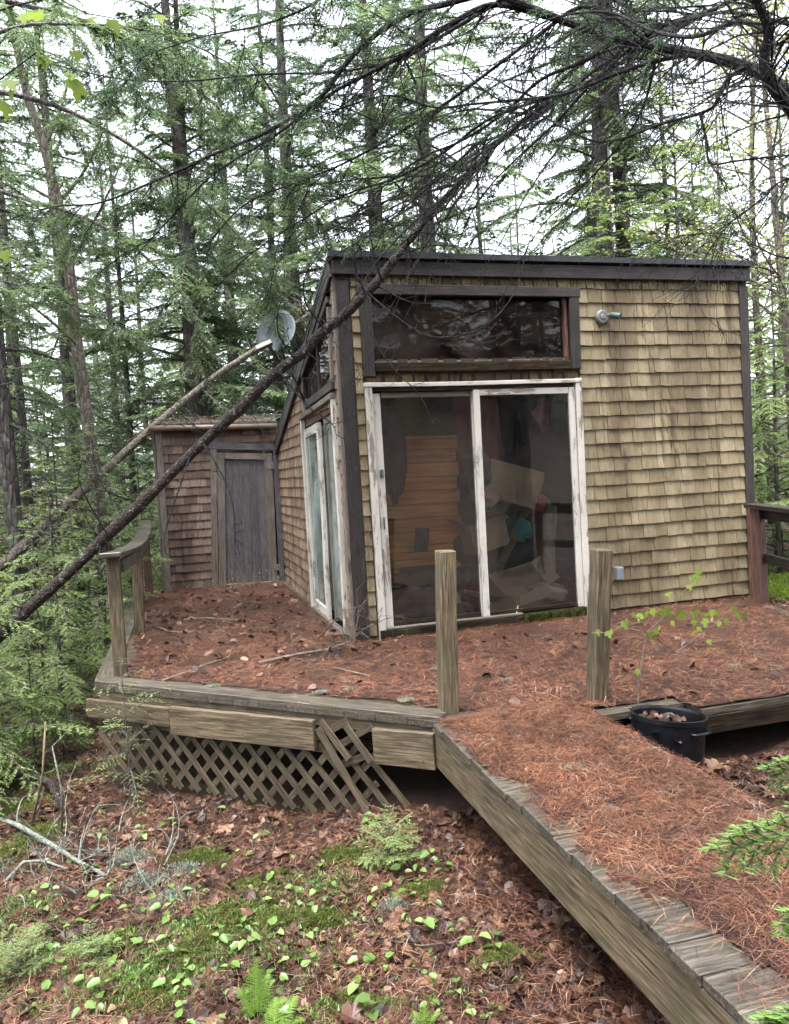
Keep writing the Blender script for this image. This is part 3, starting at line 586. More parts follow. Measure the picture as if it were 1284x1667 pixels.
# ================================================================== things on the cabin walls
lamp = tag(empty('wall_lamp', W(2.42, -0.026, 2.69), TH), 'small round spotlight fixed high on the front shingles', 'lamp')
b = MB(); b.tube([(0, 0.012, 0), (0, -0.012, 0), (0, -0.028, 0)], [0.078, 0.078, 0.060], 24); b.build('base_plate', M['galvanised'], lamp, False)
b = MB(); b.tube([(0, -0.0281, 0), (0, -0.036, 0)], [0.030, 0.022], 16); b.build('cap', M['galvanised'], lamp)
b = MB(); b.tube([(0.055, -0.02, 0.02), (0.085, -0.05, 0.018)], [0.012, 0.012], 10); b.build('knuckle', M['galvanised'], lamp)
b = MB(); b.tube([(0.072, -0.045, 0.022), (0.09, -0.06, 0.012), (0.135, -0.115, -0.012), (0.142, -0.122, -0.016)], [0.018, 0.030, 0.034, 0.037], 16, False); b.build('lamp_head', M['lamp_green'], lamp, True)
ob = tag(empty('outlet_box', W(2.47, -0.03, 0.37), TH), 'small grey outlet box on the shingles beside the leaning post', 'outlet box')
bevel(MB().box((-0.038, -0.045, -0.06), (0.038, 0.02, 0.06)).build('case', M['galvanised'], ob), 0.006, 2)
bevel(MB().box((-0.034, -0.053, -0.055), (0.034, -0.0452, 0.055)).build('lid', M['dish_grey'], ob), 0.004)

lamp.scale = (0.85, 0.85, 0.85)
# satellite dish on the side wall
dc = at(453, 543, 7.45)
nrm = np.array([-0.25, -0.90, 0.36]); nrm /= np.linalg.norm(nrm)
dish = tag(empty('satellite_dish', dc), 'grey round satellite dish on an arm beside the side window', 'satellite dish')
dish.rotation_euler = Vector(nrm).to_track_quat('Z', 'Y').to_euler()
b = MB(); R0 = 0.205; prof = []
nr, na = 8, 40; V = []; Q = []
for layer in (0, 1):
    for i in range(nr+1):
        r = R0*i/nr
        for j in range(na): a = 2*math.pi*j/na; V.append((r*math.cos(a)*0.96, r*math.sin(a)*1.06, 0.055*(i/nr)**2-0.006*layer))
o1 = (nr+1)*na
for i in range(nr):
    for j in range(na):
        j2 = (j+1) % na; Q.append([i*na+j, (i+1)*na+j, (i+1)*na+j2, i*na+j2]); Q.append([o1+i*na+j2, o1+(i+1)*na+j2, o1+(i+1)*na+j, o1+i*na+j])
for j in range(na): j2 = (j+1) % na; Q.append([nr*na+j, o1+nr*na+j, o1+nr*na+j2, nr*na+j2])
b.add(V, Q); b.build('reflector', M['dish_grey'], dish, True)
imt = dish.rotation_euler.to_matrix().transposed()
def dl(p): return imt @ Vector(np.array(p)-dc)
foot = at(455, 592, 7.40); tip = at(437, 562, 7.02); 
board('feed_arm', dl(foot), dl(tip), 0.028, 0.03, M['steel_dark'], dish)
board('feed_head', dl(tip+np.array([0.03, 0.0, 0.025])), dl(tip+np.array([-0.11, -0.03, -0.035])), 0.05, 0.045, M['dish_beige'], dish)
wallpt = W(-0.03, 1.62, 2.13)
b = MB(); b.tube([dl(at(462, 588, 7.50)), dl(at(476, 610, 7.62)), dl(wallpt)], 0.014, 10); b.build('mast', M['galvanised'], dish, True)
b = MB(); b.tube([dl(dc-nrm*0.01), dl(at(462, 588, 7.50))], 0.02, 8); b.build('bracket', M['steel_dark'], dish)
board('wall_plate', dl(W(-0.035, 1.62, 2.06)), dl(W(-0.035, 1.62, 2.2)), 0.10, 0.012, M['galvanised'], dish, up=(-0.3, -0.3, 0.8))
# ================================================================== shed
SHZ = 2.14
shed = tag(empty('shed', W(0, 4.32, 0.0), TH), 'low shingled shed with grey plank door beside the cabin', 'shed')
# local: x = along the front (negative to the left), y = back
b = MB(); b.box((-1.60, 0, -0.1), (-0.90, 0.08, SHZ)).box((-0.90, 0, 1.86), (-0.06, 0.08, SHZ)).box((-0.06, 0, -0.1), (-0.02, 0.08, SHZ)).box((-1.60, 0.08, -0.9), (-1.52, 1.9, SHZ+0.08)).box((-1.52, 1.82, -0.9), (-0.02, 1.9, SHZ+0.15))
wall = b.build('wall', M['dark_room'], shed)
def reg_shed(z): return [(-1.53, -0.985+0.09*max(0, z)/1.86), (-0.055, -0.03)] if z < 1.86 else [(-1.53, -0.03)]
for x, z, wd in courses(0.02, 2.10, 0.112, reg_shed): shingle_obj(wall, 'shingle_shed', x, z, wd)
items = [(x, z, wd, SH_H) for x, z, wd in courses(-0.6, 2.1, 0.115, lambda z: [(0.05, 1.88)])]
shingle_stuff('end_shingles', wall, 'shingle', items, lambda q: np.stack([q[:, 1]-1.60, q[:, 0], q[:, 2]], -1))
board('corner_board', (-1.565, -0.018, -0.02), (-1.555, -0.018, 2.12), 0.08, 0.03, M['grey_frame'], shed, up=(0, -1, 0))
board('corner_board', (-1.618, 0.03, -0.05), (-1.618, 0.03, 2.12), 0.08, 0.03, M['grey_frame'], shed, up=(-1, 0, 0))
board('header', (-0.98, -0.030, 1.90), (-0.01, -0.030, 1.83), 0.085, 0.03, M['grey_plank'], shed, up=(0, -1, 0))
board('jamb', (-0.965, -0.026, -0.02), (-0.865, -0.026, 1.85), 0.085, 0.03, M['grey_frame'], shed, up=(0, -1, 0))
board('jamb', (-0.065, -0.026, -0.04), (-0.045, -0.026, 1.80), 0.075, 0.03, M['grey_plank'], shed, up=(0, -1, 0))
door = empty('door', (0, 0, 0), 0, shed)
board('stile', (-0.862, -0.020, 0.02), (-0.775, -0.020, 1.80), 0.10, 0.03, M['grey_frame'], door, up=(0, -1, 0))
board('stile', (-0.185, -0.020, 0.0), (-0.145, -0.020, 1.76), 0.11, 0.03, M['grey_frame'], door, up=(0, -1, 0))
board('rail', (-0.725, -0.022, 1.755), (-0.198, -0.022, 1.715), 0.085, 0.03, M['grey_frame'], door, up=(0, -1, 0))
for i in range(5):
    f0, f1 = i/5, (i+1)/5
    xb = -0.815+(0.60)*(f0+f1)/2; xt = -0.735+(0.545)*(f0+f1)/2
    board('plank', (xb, 0.004+0.003*(i % 2), 0.03), (xt, 0.004+0.003*(i % 2), 1.73), 0.116, 0.025, M['grey_plank'], door, up=(0, -1, 0))
board('threshold', (-0.82, -0.03, 0.01), (-0.20, -0.03, 0.0), 0.05, 0.03, M['pale_wood'], door, up=(0, -1, 0))
for z in (0.16, 1.55): 
    b = MB(); b.box((-0.16, -0.043, z), (-0.085, -0.037, z+0.09)); b.tube([(-0.115, -0.045, z), (-0.115, -0.045, z+0.09)], 0.007, 8); b.build('hinge', M['galvanised'], door)
b = MB(); b.prism([(-0.09, SHZ+0.001), (2.05, SHZ+0.22), (2.05, SHZ+0.26), (-0.09, SHZ+0.04)], 0, -1.66, 0.0); rf = b.build('roof', M['roofing'], shed)
b = MB(); b.tube([(-1.67, -0.125, SHZ+0.005), (-0.02, -0.125, SHZ-0.02)], 0.036, 10); b.build('gutter', M['gutter_brown'], rf, True)
b = MB()
for i in range(170):
    x = random.uniform(-1.6, 0.0); y = random.uniform(-0.06, 0.9); z0 = SHZ+0.045+(y+.09)*0.105; d = np.array([random.uniform(-1, 1), random.uniform(-.3, .3), random.uniform(0, 0.5)])*random.uniform(0.1, 0.4)
    b.tube([(x, y, z0), (x+d[0]*.5, y+d[1]*.5, z0+d[2]*.7), (x+d[0], y+d[1], z0+d[2]*.6)], [0.006, 0.004, 0.002], 4)
o = b.build('roof_debris', M['stick'], rf); o['kind'] = 'stuff'

# ================================================================== deck
deck = tag(empty('deck', P0, TH), 'low needle-covered wooden deck wrapped round the cabin corner', 'deck')
EA = np.array([-2.0, -0.40]); EB = np.array([-0.03, -2.22]); ED = (EB-EA)/np.linalg.norm(EB-EA); EN = np.array([ED[1], -ED[0]]); EL = np.linalg.norm(EB-EA)
def s_left(t): return -2.0+0.02*t if t >= -0.40 else EA[0]+(EB[0]-EA[0])*(t-EA[1])/(EB[1]-EA[1])
def s_right(t): return 0.0 if t > -0.02 else 3.97+0.37*t
BW = 0.142
def deck_board(t0, t1, sl0, sl1, sr0, sr1):
    m = MB(); m.prism([(sl0, t0), (sr0, t0), (sr1, t1), (sl1, t1)], 2, -0.036, random.uniform(-0.002, 0.002)); return m.build('deck_board', M['wet_board'], deck)
t = -2.65
while t < 4.28:
    t1 = t+BW-0.006
    if t1 < -2.40: sl0 = sl1 = 1.35
    elif t1 <= -2.215: sl0 = sl1 = 0.83
    else: sl0, sl1 = s_left(max(t, -2.215)), s_left(t1)
    if t < -2.2 and t1 > -2.215: sl0 = s_left(-2.215)
    deck_board(t, t1, sl0, sl1, s_right(t), s_right(t1)); t += BW
def el(k, off=0.0, z=0.0): q = EA+ED*EL*k+EN*off; return (q[0], q[1], z)
board('edge_board', el(-0.01, -0.075, 0.012), el(1.0, -0.075, 0.008), 0.14, 0.03, M['wet_board'], deck)
board('edge_board', (-1.945, -0.36, 0.012), (-1.915, 4.25, 0.012), 0.14, 0.03, M['wet_board'], deck)
board('rim_joist', el(0.0, -0.03, -0.075), el(1.0, -0.03, -0.075), 0.075, 0.035, M['treated'], deck, up=(EN[0], EN[1], 0))
board('rim_joist', (-2.01, -0.36, -0.12), (-1.99, 4.25, -0.12), 0.16, 0.04, M['treated'], deck, up=(-1, 0, 0))
board('rim_joist', (1.35, -2.645, -0.09), (3.0, -2.645, -0.09), 0.10, 0.035, M['rot'], deck, up=(0, -1, 0))
board('rim_joist', (0.84, -2.395, -0.075), (1.42, -2.37, -0.075), 0.12, 0.035, M['rot'], deck, up=(0, -1, 0))
board('rim_joist', (3.93, -0.1, -0.09), (3.0, -2.62, -0.09), 0.12, 0.035, M['rot'], deck, up=(1, -0.37, 0))
# fascia planks hung on the angled edge
def kx(px):
    lo, hi = -0.1, 1.1
    for _ in range(40):
        mid = (lo+hi)/2; q = EA+ED*EL*mid; p = W(q[0], q[1], -0.1)-CAM_P; x = CX+F*(p@CAM_R)/(p@_f0)
        lo, hi = (mid, hi) if x < px else (lo, mid)
    return lo
board('fascia_plank', el(-0.02, 0.045, -0.155), el(kx(285), 0.045, -0.150), 0.13, 0.035, M['treated'], deck, up=(EN[0], EN[1], 0))
board('fascia_plank', el(kx(287), 0.055, -0.165), el(kx(520), 0.055, -0.145), 0.185, 0.038, M['treated'], deck, up=(EN[0], EN[1], 0))
board('fascia_plank', el(kx(614), 0.045, -0.165), el(0.995, 0.045, -0.155), 0.205, 0.038, M['treated'], deck, up=(EN[0], EN[1], 0))
board('inner_beam', el(0.0, -0.12, -0.17), el(1.0, -0.12, -0.17), 0.18, 0.04, M['rot'], deck, up=(EN[0], EN[1], 0))
for s_, t_ in ((-1.8, -0.35), (-0.9, -1.2), (-1.9, 1.4), (-1.9, 3.2), (1.5, -2.3), (2.6, -2.3), (-0.9, 0.4)):
    p = W(s_, t_); g0 = float(tz(p[0], p[1])); board('support_post', (s_, t_, g0-0.1), (s_, t_, -0.05), 0.09, 0.09, M['rot'], deck)

# ================================================================== walkway
walk = tag(empty('walkway', P0, TH), 'level boardwalk of cross planks leading up to the deck', 'walkway')
t = -2.245; i = 0
while t > -6.6:
    m = MB(); x0 = -0.075+random.uniform(-0.005, 0.004); x1 = 0.80+random.uniform(-0.01, 0.012); zt = 0.004+random.uniform(-0.003, 0.003)
    n = 7; V = []; 
    for q in range(n+1):
        x = x0+(x1-x0)*q/n; dz = 0.0025*math.sin(q*2.1+i)
        V += [(x, t-0.137, -0.036), (x, t, -0.036), (x, t, zt+dz), (x, t-0.137, zt+dz-0.001)]
    Fq = [[k*4+j, k*4+(j+1) % 4, k*4+4+(j+1) % 4, k*4+4+j][::-1] for k in range(n) for j in range(4)]+[[0, 1, 2, 3], [n*4+3, n*4+2, n*4+1, n*4]]
    # local X must run along the plank for the grain
    m.add(V, Fq); o = m.build('walk_board', M['wet_board'], walk); bevel(o, 0.004); t -= 0.1415; i += 1
def wbeam(x): 
    o = board('side_beam', (x, -2.20, -0.142), (x, -6.6, -0.142), 0.205, 0.045, M['treated'], walk, up=(-1, 0, 0), warp=0.004); return o
wbeam(-0.045); wbeam(0.765)
for s_, t_ in ((-0.045, -2.30), (0.74, -2.28), (0.0, -5.4), (0.74, -5.4)):
    p = W(s_, t_); g0 = float(tz(p[0], p[1])); board('support_post', (s_, t_, g0-0.1), (s_, t_, -0.05 if s_ > 0 else -0.247), 0.10, 0.10, M['treated'], walk)

# ================================================================== posts, railings, lattice
def post(name, basepx, toppx, label, mat, wid=0.092, zb=-0.03, topz=None, rotz=TH):
    p = onz(*basepx); q = at(toppx[0], toppx[1], p[1]); p2 = p+np.array([0, 0, zb])
    e = tag(empty(name, p2), label, 'post')
    o = board('shaft', (0, 0, 0), tuple(q-p2), wid, wid, mat, e, up=(math.sin(rotz), -math.cos(rotz), 0.0), bev=0.006, warp=0.003)
    return e
post('deck_post', (729, 1160), (725, 896), 'upright square wooden post where the walkway meets the deck', M['treated'], 0.098)
post('deck_post', (970, 1143), (979, 894), 'leaning weathered post right of the walkway, in front of the outlet box', M['treated'], 0.098)
rail = tag(empty('deck_railing', P0, TH), 'sagging wooden railing along the left edge of the deck', 'railing')
def lw(p): return tuple(loc(p))
A0 = onz(197, 1104); A1 = at(184, 906, A0[1]); B0 = onz(227, 1032); B1 = at(223, 884, B0[1])
C0 = W(-1.80, 4.22, 0.0); C1 = W(-1.80, 4.22, 0.93)
for a, c, mt in ((A0, A1, 'treated'), (B0, B1, 'treated'), (C0, C1, 'redwood')): board('post', tuple(np.array(lw(a))+[0, 0, -0.03]), lw(c), 0.095, 0.095, M[mt], rail, up=(0.02, -1, 0), bev=0.006, warp=0.003)
a1, b1, c1 = np.array(lw(A1)), np.array(lw(B1)), np.array(lw(C1))
dv = (b1-a1)/np.linalg.norm(b1-a1); a1 = a1-dv*0.16
m = MB(); N_ = 24; V = []
for i in range(N_+1):
    k = i/N_; p = (1-k)**2*a1+2*k*(1-k)*(2*b1-0.5*(a1+c1)*1.0)*1.0+k*k*c1 if False else None
    # quadratic through the three post tops
    ky = np.linalg.norm(b1-a1)/(np.linalg.norm(b1-a1)+np.linalg.norm(c1-b1)); L0 = (k-ky)*(k-1)/((0-ky)*(0-1)); L1 = (k-0)*(k-1)/((ky-0)*(ky-1)); L2 = k*(k-ky)/(1*(1-ky))
    p = a1*L0+b1*L1+c1*L2+np.array([0, 0, 0.02-0.03*math.sin(k*math.pi)])
    for dx, dz in ((-0.075, -0.018), (0.075, -0.018), (0.075, 0.018), (-0.075, 0.018)): V.append((p[0]+dx, p[1], p[2]+dz))
Fq = [[k*4+j, k*4+(j+1) % 4, k*4+4+(j+1) % 4, k*4+4+j] for k in range(N_) for j in range(4)]+[[3, 2, 1, 0], [N_*4, N_*4+1, N_*4+2, N_*4+3]]
m.add(V, Fq); bevel(m.build('handrail', M['wet_board'], rail), 0.005)
a2, b2, c2 = a1+dv*0.17, b1, c1
for p, q in ((a2, b2), (b2, c2)): board('sub_rail', tuple(p+np.array([0.055, 0, -0.075])), tuple(q+np.array([0.055, 0, -0.075])), 0.09, 0.035, M['wet_board'], rail, up=(1, 0, 0))
rr = tag(empty('deck_railing', P0, TH), 'dark two-rail railing at the right corner of the cabin', 'railing')
R0p = lw(onz(1240, 986)); R1p = (R0p[0]-0.78, R0p[1]-2.1, 0)
board('post', (R0p[0], R0p[1], -0.1), (R0p[0]-0.02, R0p[1], 0.90), 0.10, 0.09, M['redwood'], rr, up=(0.37, -1, 0))
board('post', (R1p[0], R1p[1], -0.1), (R1p[0], R1p[1], 0.90), 0.09, 0.09, M['redwood'], rr, up=(0.37, -1, 0))
board('handrail', (R0p[0]+0.02, R0p[1]+0.12, 0.915), (R1p[0]-0.05, R1p[1]-0.15, 0.915), 0.14, 0.04, M['dark_trim'], rr)
board('top_rail', (R0p[0]+0.062, R0p[1]+0.05, 0.84), (R1p[0]+0.062, R1p[1]-0.1, 0.84), 0.09, 0.035, M['dark_trim'], rr, up=(1, -0.37, 0))
board('mid_rail', (R0p[0]+0.062, R0p[1]+0.05, 0.44), (R1p[0]+0.062, R1p[1]-0.1, 0.42), 0.085, 0.035, M['dark_trim'], rr, up=(1, -0.37, 0))
board('corner_post', (3.90, -0.10, -0.1), (3.90, -0.10, 0.90), 0.09, 0.05, M['redwood'], rr, up=(0, -1, 0))

lat = tag(empty('lattice_skirt', P0, TH), 'broken diagonal wooden lattice closing the space under the deck', 'lattice')
kend = kx(606); k0 = 0.0; sp = 0.152; Ltot = EL*kend
def lat_pt(x, z, off): q = EA+ED*x+EN*off; return (q[0], q[1], z)
ztop = -0.20
def zbot(x):
    q = EA+ED*x; p = W(q[0], q[1]); return float(tz(p[0], p[1]))+0.02
for layer, sgn, off in ((0, 1, 0.022), (1, -1, 0.010)):
    x = -0.55 if sgn > 0 else 0.02
    while x < Ltot+(0.0 if sgn > 0 else 0.5):
        # sgn>0: runs down to the right; starts at the top at x
        zb = -0.64; h = ztop-zb
        xa, za = x, ztop; xb, zb2 = x+sgn*h*0.92, zb
        # clip to the panel
        def clip(xa, za, xb, zb, lim, keep_gt):
            if keep_gt: cond = xa < lim
            else: cond = xa > lim
            if cond and (xb-xa) != 0: k = (lim-xa)/(xb-xa); return lim, za+(zb-za)*k
            return xa, za
        xa, za = clip(xa, za, xb, zb2, 0.02, True); xa, za = clip(xa, za, xb, zb2, Ltot+0.02, False)
        xb, zb2 = clip(xb, zb2, xa, za, 0.02, True)
        if sgn < 0 or xb > Ltot+0.25: xb, zb2 = clip(xb, zb2, xa, za, Ltot+0.22, False)
        if abs(za-zb2) > 0.07 and 0 <= xa <= Ltot+0.05 and xb <= Ltot+0.3:
            g0 = zbot(xb)
            if zb2 < g0-0.03: k = (za-(g0-0.03))/(za-zb2); xb, zb2 = xa+(xb-xa)*k, g0-0.03
            if za-zb2 > 0.05: board('lath', lat_pt(xa, za, off), lat_pt(xb, zb2, off), 0.040, 0.009, M['lath'], lat, up=(EN[0], EN[1], 0.0), bev=0.0)
        x += sp
x5 = EL*kx(525); x6 = EL*kx(575)
for (p, q, o) in (((EL*kx(528), -0.06), (EL*kx(574), -0.26), 0.04), ((EL*kx(572), -0.065), (EL*kx(612), -0.25), 0.06), ((EL*kx(535), -0.25), (EL*kx(612), -0.05), 0.03), ((EL*kx(560), -0.31), (EL*kx(600), -0.23), 0.03), ((EL*kx(490), -0.24), (EL*kx(572), -0.04), 0.024), ((EL*kx(524), -0.10), (EL*kx(604), -0.58), 0.05)):
    board('lath', lat_pt(p[0], p[1], o), lat_pt(q[0], q[1], o+0.02), 0.042, 0.01, M['lath'], lat, up=(EN[0], EN[1], 0.0), bev=0.0)
board('lattice_frame', lat_pt(0.0, -0.24, 0.004), lat_pt(Ltot-0.25, -0.24, 0.004), 0.05, 0.012, M['lath'], lat, up=(EN[0], EN[1], 0.0), bev=0.0)

# ================================================================== black bin beside the walkway
bc = onz(1080, 1163, 0.045)
binn = tag(empty('black_bin', (bc[0], bc[1], -0.36)), 'black plastic tub holding leaves and a sapling beside the walkway', 'tub'); binn.rotation_euler = (rad(-4), rad(5), 0)
def lathe(prof, n=36):
    V = [(r*math.cos(2*math.pi*j/n), r*math.sin(2*math.pi*j/n), z) for r, z in prof for j in range(n)]
    Q = [[i*n+j, i*n+(j+1) % n, (i+1)*n+(j+1) % n, (i+1)*n+j] for i in range(len(prof)-1) for j in range(n)]; return V, Q
m = MB(); V, Q = lathe([(0.001, 0.0), (0.165, 0.0), (0.172, 0.01), (0.190, 0.375), (0.197, 0.378), (0.198, 0.402), (0.188, 0.404), (0.182, 0.39), (0.174, 0.30), (0.170, 0.22), (0.001, 0.215)], 64); m.add(V, Q); m.build('shell', M['black_plastic'], binn)
for an in (-55, 125):
    a = rad(an); ca, sa = math.cos(a), math.sin(a); tx, ty = -sa, ca; m = MB(); r = 0.190
    pts = [(ca*r+tx*q*0.07+ca*o, sa*r+ty*q*0.07+sa*o, 0.31+dz) for q, o, dz in ((-1, -0.01, 0.03), (-0.85, 0.014, 0.03), (0, 0.020, 0.03), (0.85, 0.014, 0.03), (1, -0.01, 0.03))]
    m.tube(pts, 0.009, 8); m.build('handle', M['black_plastic'], binn, True)

# ================================================================== vegetation makers
def unit(v): return v/(np.linalg.norm(v, axis=-1, keepdims=True)+1e-9)
UP = np.array([0, 0, 1.0])
def sprays(r, P, T, S, tl, spacing, ll, lw, droop=0.6, keep=0.9, ang=0.75):
    """needle-bearing side twigs on both sides of an axis -> (leaf triangles, twig triangles)"""
    leaves, twigs = [], []
    m = len(P)
    for sg in (-1, 1):
        D = unit(T*(1-ang*0.5)+sg*S*ang+r.normal(0, 0.16, (m, 3))); D[:, 2] -= 0.12; D = unit(D)
        K = max(2, int(math.ceil(tl.max()/spacing)))
        k = (np.arange(K)+0.6)/K
        dist = tl[:, None]*k[None, :]
        pos = P[:, None]+D[:, None]*dist[..., None]; pos[..., 2] -= droop*dist**2
        e = P+D*tl[:, None]; e[:, 2] -= droop*tl**2
        wv = unit(np.cross(D, UP))*min(0.0022, lw*0.2)
        twigs.append(np.stack([P-wv, P+wv, e], 1))
        lat = unit(np.cross(D, UP))[:, None, :]
        for s2 in (-1, 1):
            LD = D[:, None]*0.55+s2*lat*0.8+r.normal(0, 0.22, pos.shape); LD[..., 2] -= 0.12; LD = unit(LD)
            Wd = unit(np.cross(LD, UP+r.normal(0, 0.35, pos.shape)))*(lw/2)
            l = ll*r.uniform(0.65, 1.2, pos.shape[:2])[..., None]*(1.0-0.35*k[None, :, None])
            tri = np.stack([pos-Wd, pos+Wd, pos+LD*l], 2).reshape(-1, 3, 3)
            ok = (r.random(len(tri)) < keep) & np.repeat(tl > 0.015, K)
            leaves.append(tri[ok])
    return np.concatenate(leaves), np.concatenate(twigs)
def tri_mesh(name, T, mat): 
    T = np.asarray(T); return npmesh(name, T.reshape(-1, 3), [np.arange(len(T)*3).reshape(-1, 3)], mat)
def crown_mesh(leaves, tw, lm, mat, barkm):
    """leaves, twigs and limbs of one crown"""
    Lf = np.concatenate(leaves).reshape(-1, 3); Tw = np.concatenate(tw).reshape(-1, 3) if len(tw) else np.zeros((0, 3)); n1, n2 = len(Lf), len(Tw)
    Lv = np.concatenate(lm.V); q = np.concatenate([f for f in lm.F[4]])+n1+n2
    me = npmesh('crown', np.concatenate([Lf, Tw, Lv]), [np.arange(n1+n2).reshape(-1, 3), q], M[mat]); me.materials.append(M[barkm])
    mi = np.zeros((n1+n2)//3+len(q), np.int32); mi[n1//3:] = 1; me.polygons.foreach_set('material_index', mi); return me
def conifer(seed, H, base, r0, L0, nb, mat, barkm, ll=0.045, lw=0.013, sp=0.036, step=0.075, tmax=0.42, dead=20, up=0.15, sag=0.28, keep=0.9, shape=0.75, lean=0.0):
    r = np.random.default_rng(seed)
    h = np.linspace(0, 1, 16); tr = np.stack([lean*H*h**1.5+0.05*np.sin(h*7+seed)*r0*6, 0.05*np.cos(h*6+seed)*r0*6, H*h-0.3*(h == 0)], -1)
    rr_ = r0*(1-h)**0.85+min(0.012, r0*0.12); rr_[0] *= 1.25
    tm = MB(); tm.tube(tr, rr_, 10)
    lm = MB(); leaves = []; tw = []
    def tp(z): return np.array([np.interp(z, tr[:, 2], tr[:, 0]), np.interp(z, tr[:, 2], tr[:, 1]), z])
    for i in range(nb):
        f = (i+r.random())/nb; z = base+(H-base)*f**1.05*0.985; az = i*2.399963+r.normal(0, 0.4)
        L = L0*((1-f)**shape)*r.uniform(0.45, 1.15)*(0.75+0.25*min(1, f*6))+0.08
        d = np.array([math.cos(az), math.sin(az), 0]); S = np.array([-d[1], d[0], 0])
        q = np.linspace(0, 1, 7); u_ = up+0.25*f+r.normal(0, 0.20)
        ax = tp(z)+d*(L*q)[:, None]+S*(L*0.10*r.normal()*q**2)[:, None]; ax[:, 2] += L*(u_*q-(sag+r.uniform(-.10, .30))*q**2)
        lm.tube(ax, np.linspace(min(0.010+0.010*L, r0*0.5), min(0.003, r0*0.15), 7), 4, False)
        m = max(3, int(L*0.88/step)); k = np.linspace(0.14, 1.0, m)
        P = np.stack([np.interp(k, q, ax[:, c]) for c in range(3)], -1); T = unit(np.gradient(P, axis=0))
        tl = np.minimum(tmax, 0.55*L)*(1-k)**0.55*r.uniform(0.35, 1.05, m)+0.05
        a, b_ = sprays(r, P, T, S, tl, sp, ll, lw, keep=keep); leaves.append(a); tw.append(b_)
    for i in range(dead):
        z = base*r.uniform(0.15, 1.15); az = r.uniform(0, 6.28); L = r.uniform(0.3, 1.3)*min(1, L0/1.5); d = np.array([math.cos(az), math.sin(az), r.uniform(-0.25, 0.2)])
        q = np.linspace(0, 1, 5)[:, None]; ax = tp(z)+d*L*q+r.normal(0, 0.05*L, (5, 3))*q; ax[:, 2] -= 0.15*L*q[:, 0]**2; lm.tube(ax, np.linspace(min(0.012, r0*0.4), min(0.002, r0*0.1), 5), 4, False)
        for j in range(3):
            s0 = ax[1+j]; e = s0+unit(d+r.normal(0, 0.8, 3))*L*0.35; lm.tube([s0, (s0+e)/2+r.normal(0, .02, 3), e], [0.005, 0.003, 0.001], 3, False)
    return dict(trunk=tm.mesh('trunk', M[barkm], True), crown=crown_mesh(leaves, tw, lm, mat, barkm))
def plant_tree(kind, name, x, y, rz, sc, label, group=None, cat='tree', zoff=0.0, scz=None):
    e = empty(name, (x, y, float(tz(x, y))-0.05+zoff), rz); e.scale = (sc, sc, scz or sc); tag(e, label, cat, group)
    for part in ('trunk', 'limbs', 'crown', 'twigs'): 
        if part in kind:
            o_ = link(part, kind[part], e)
            if part != 'trunk': o_['kind'] = 'stuff'
    return e
K = {}
K['tall_a'] = conifer(11, 15, 3.0, 0.19, 3.1, 105, 'hemlock', 'bark', ll=0.075, lw=0.026, sp=0.042, step=0.07, tmax=0.52, dead=22)
K['tall_b'] = conifer(12, 16, 4.2, 0.23, 2.8, 105, 'hemlock', 'bark', ll=0.075, lw=0.026, sp=0.042, step=0.07, tmax=0.52, dead=30, sag=0.42)
K['tall_c'] = conifer(13, 14, 1.8, 0.14, 2.5, 115, 'hemlock_dark', 'bark', ll=0.075, lw=0.026, sp=0.042, step=0.07, tmax=0.5, dead=12, sag=0.36)
K['slim'] = conifer(14, 13, 3.2, 0.09, 1.7, 80, 'hemlock', 'bark', ll=0.065, lw=0.022, sp=0.04, step=0.07, dead=22)
K['far'] = conifer(15, 17, 1.2, 0.12, 3.1, 110, 'hemlock_haze', 'bark_pale', ll=0.15, lw=0.062, sp=0.09, step=0.13, tmax=0.6, dead=4)  # haze painted into the colours: paler needles and paler bark
K['young_a'] = conifer(21, 2.6, 0.12, 0.018, 0.95, 46, 'hemlock_young', 'bark', ll=0.040, lw=0.012, sp=0.026, step=0.05, tmax=0.28, dead=4, sag=0.38, up=0.25)
K['young_b'] = conifer(22, 3.6, 0.3, 0.026, 1.15, 50, 'hemlock_young', 'bark', ll=0.044, lw=0.013, sp=0.029, step=0.056, tmax=0.32, dead=8, sag=0.42, up=0.2)
K['young_c'] = conifer(23, 5.5, 0.5, 0.040, 1.6, 74, 'hemlock_young', 'bark', ll=0.056, lw=0.018, sp=0.036, step=0.062, tmax=0.36, dead=8, sag=0.36, up=0.2)
K['tiny'] = conifer(24, 1.05, 0.22, 0.008, 0.36, 15, 'hemlock_young', 'bark', ll=0.017, lw=0.0045, sp=0.013, step=0.030, tmax=0.10, dead=8, sag=0.15, up=0.30, keep=0.7)
K['bushlet'] = conifer(25, 0.30, 0.01, 0.005, 0.17, 20, 'hemlock_young', 'bark', ll=0.016, lw=0.0045, sp=0.011, step=0.016, tmax=0.08, dead=0, sag=0.1, up=0.55, shape=0.5)
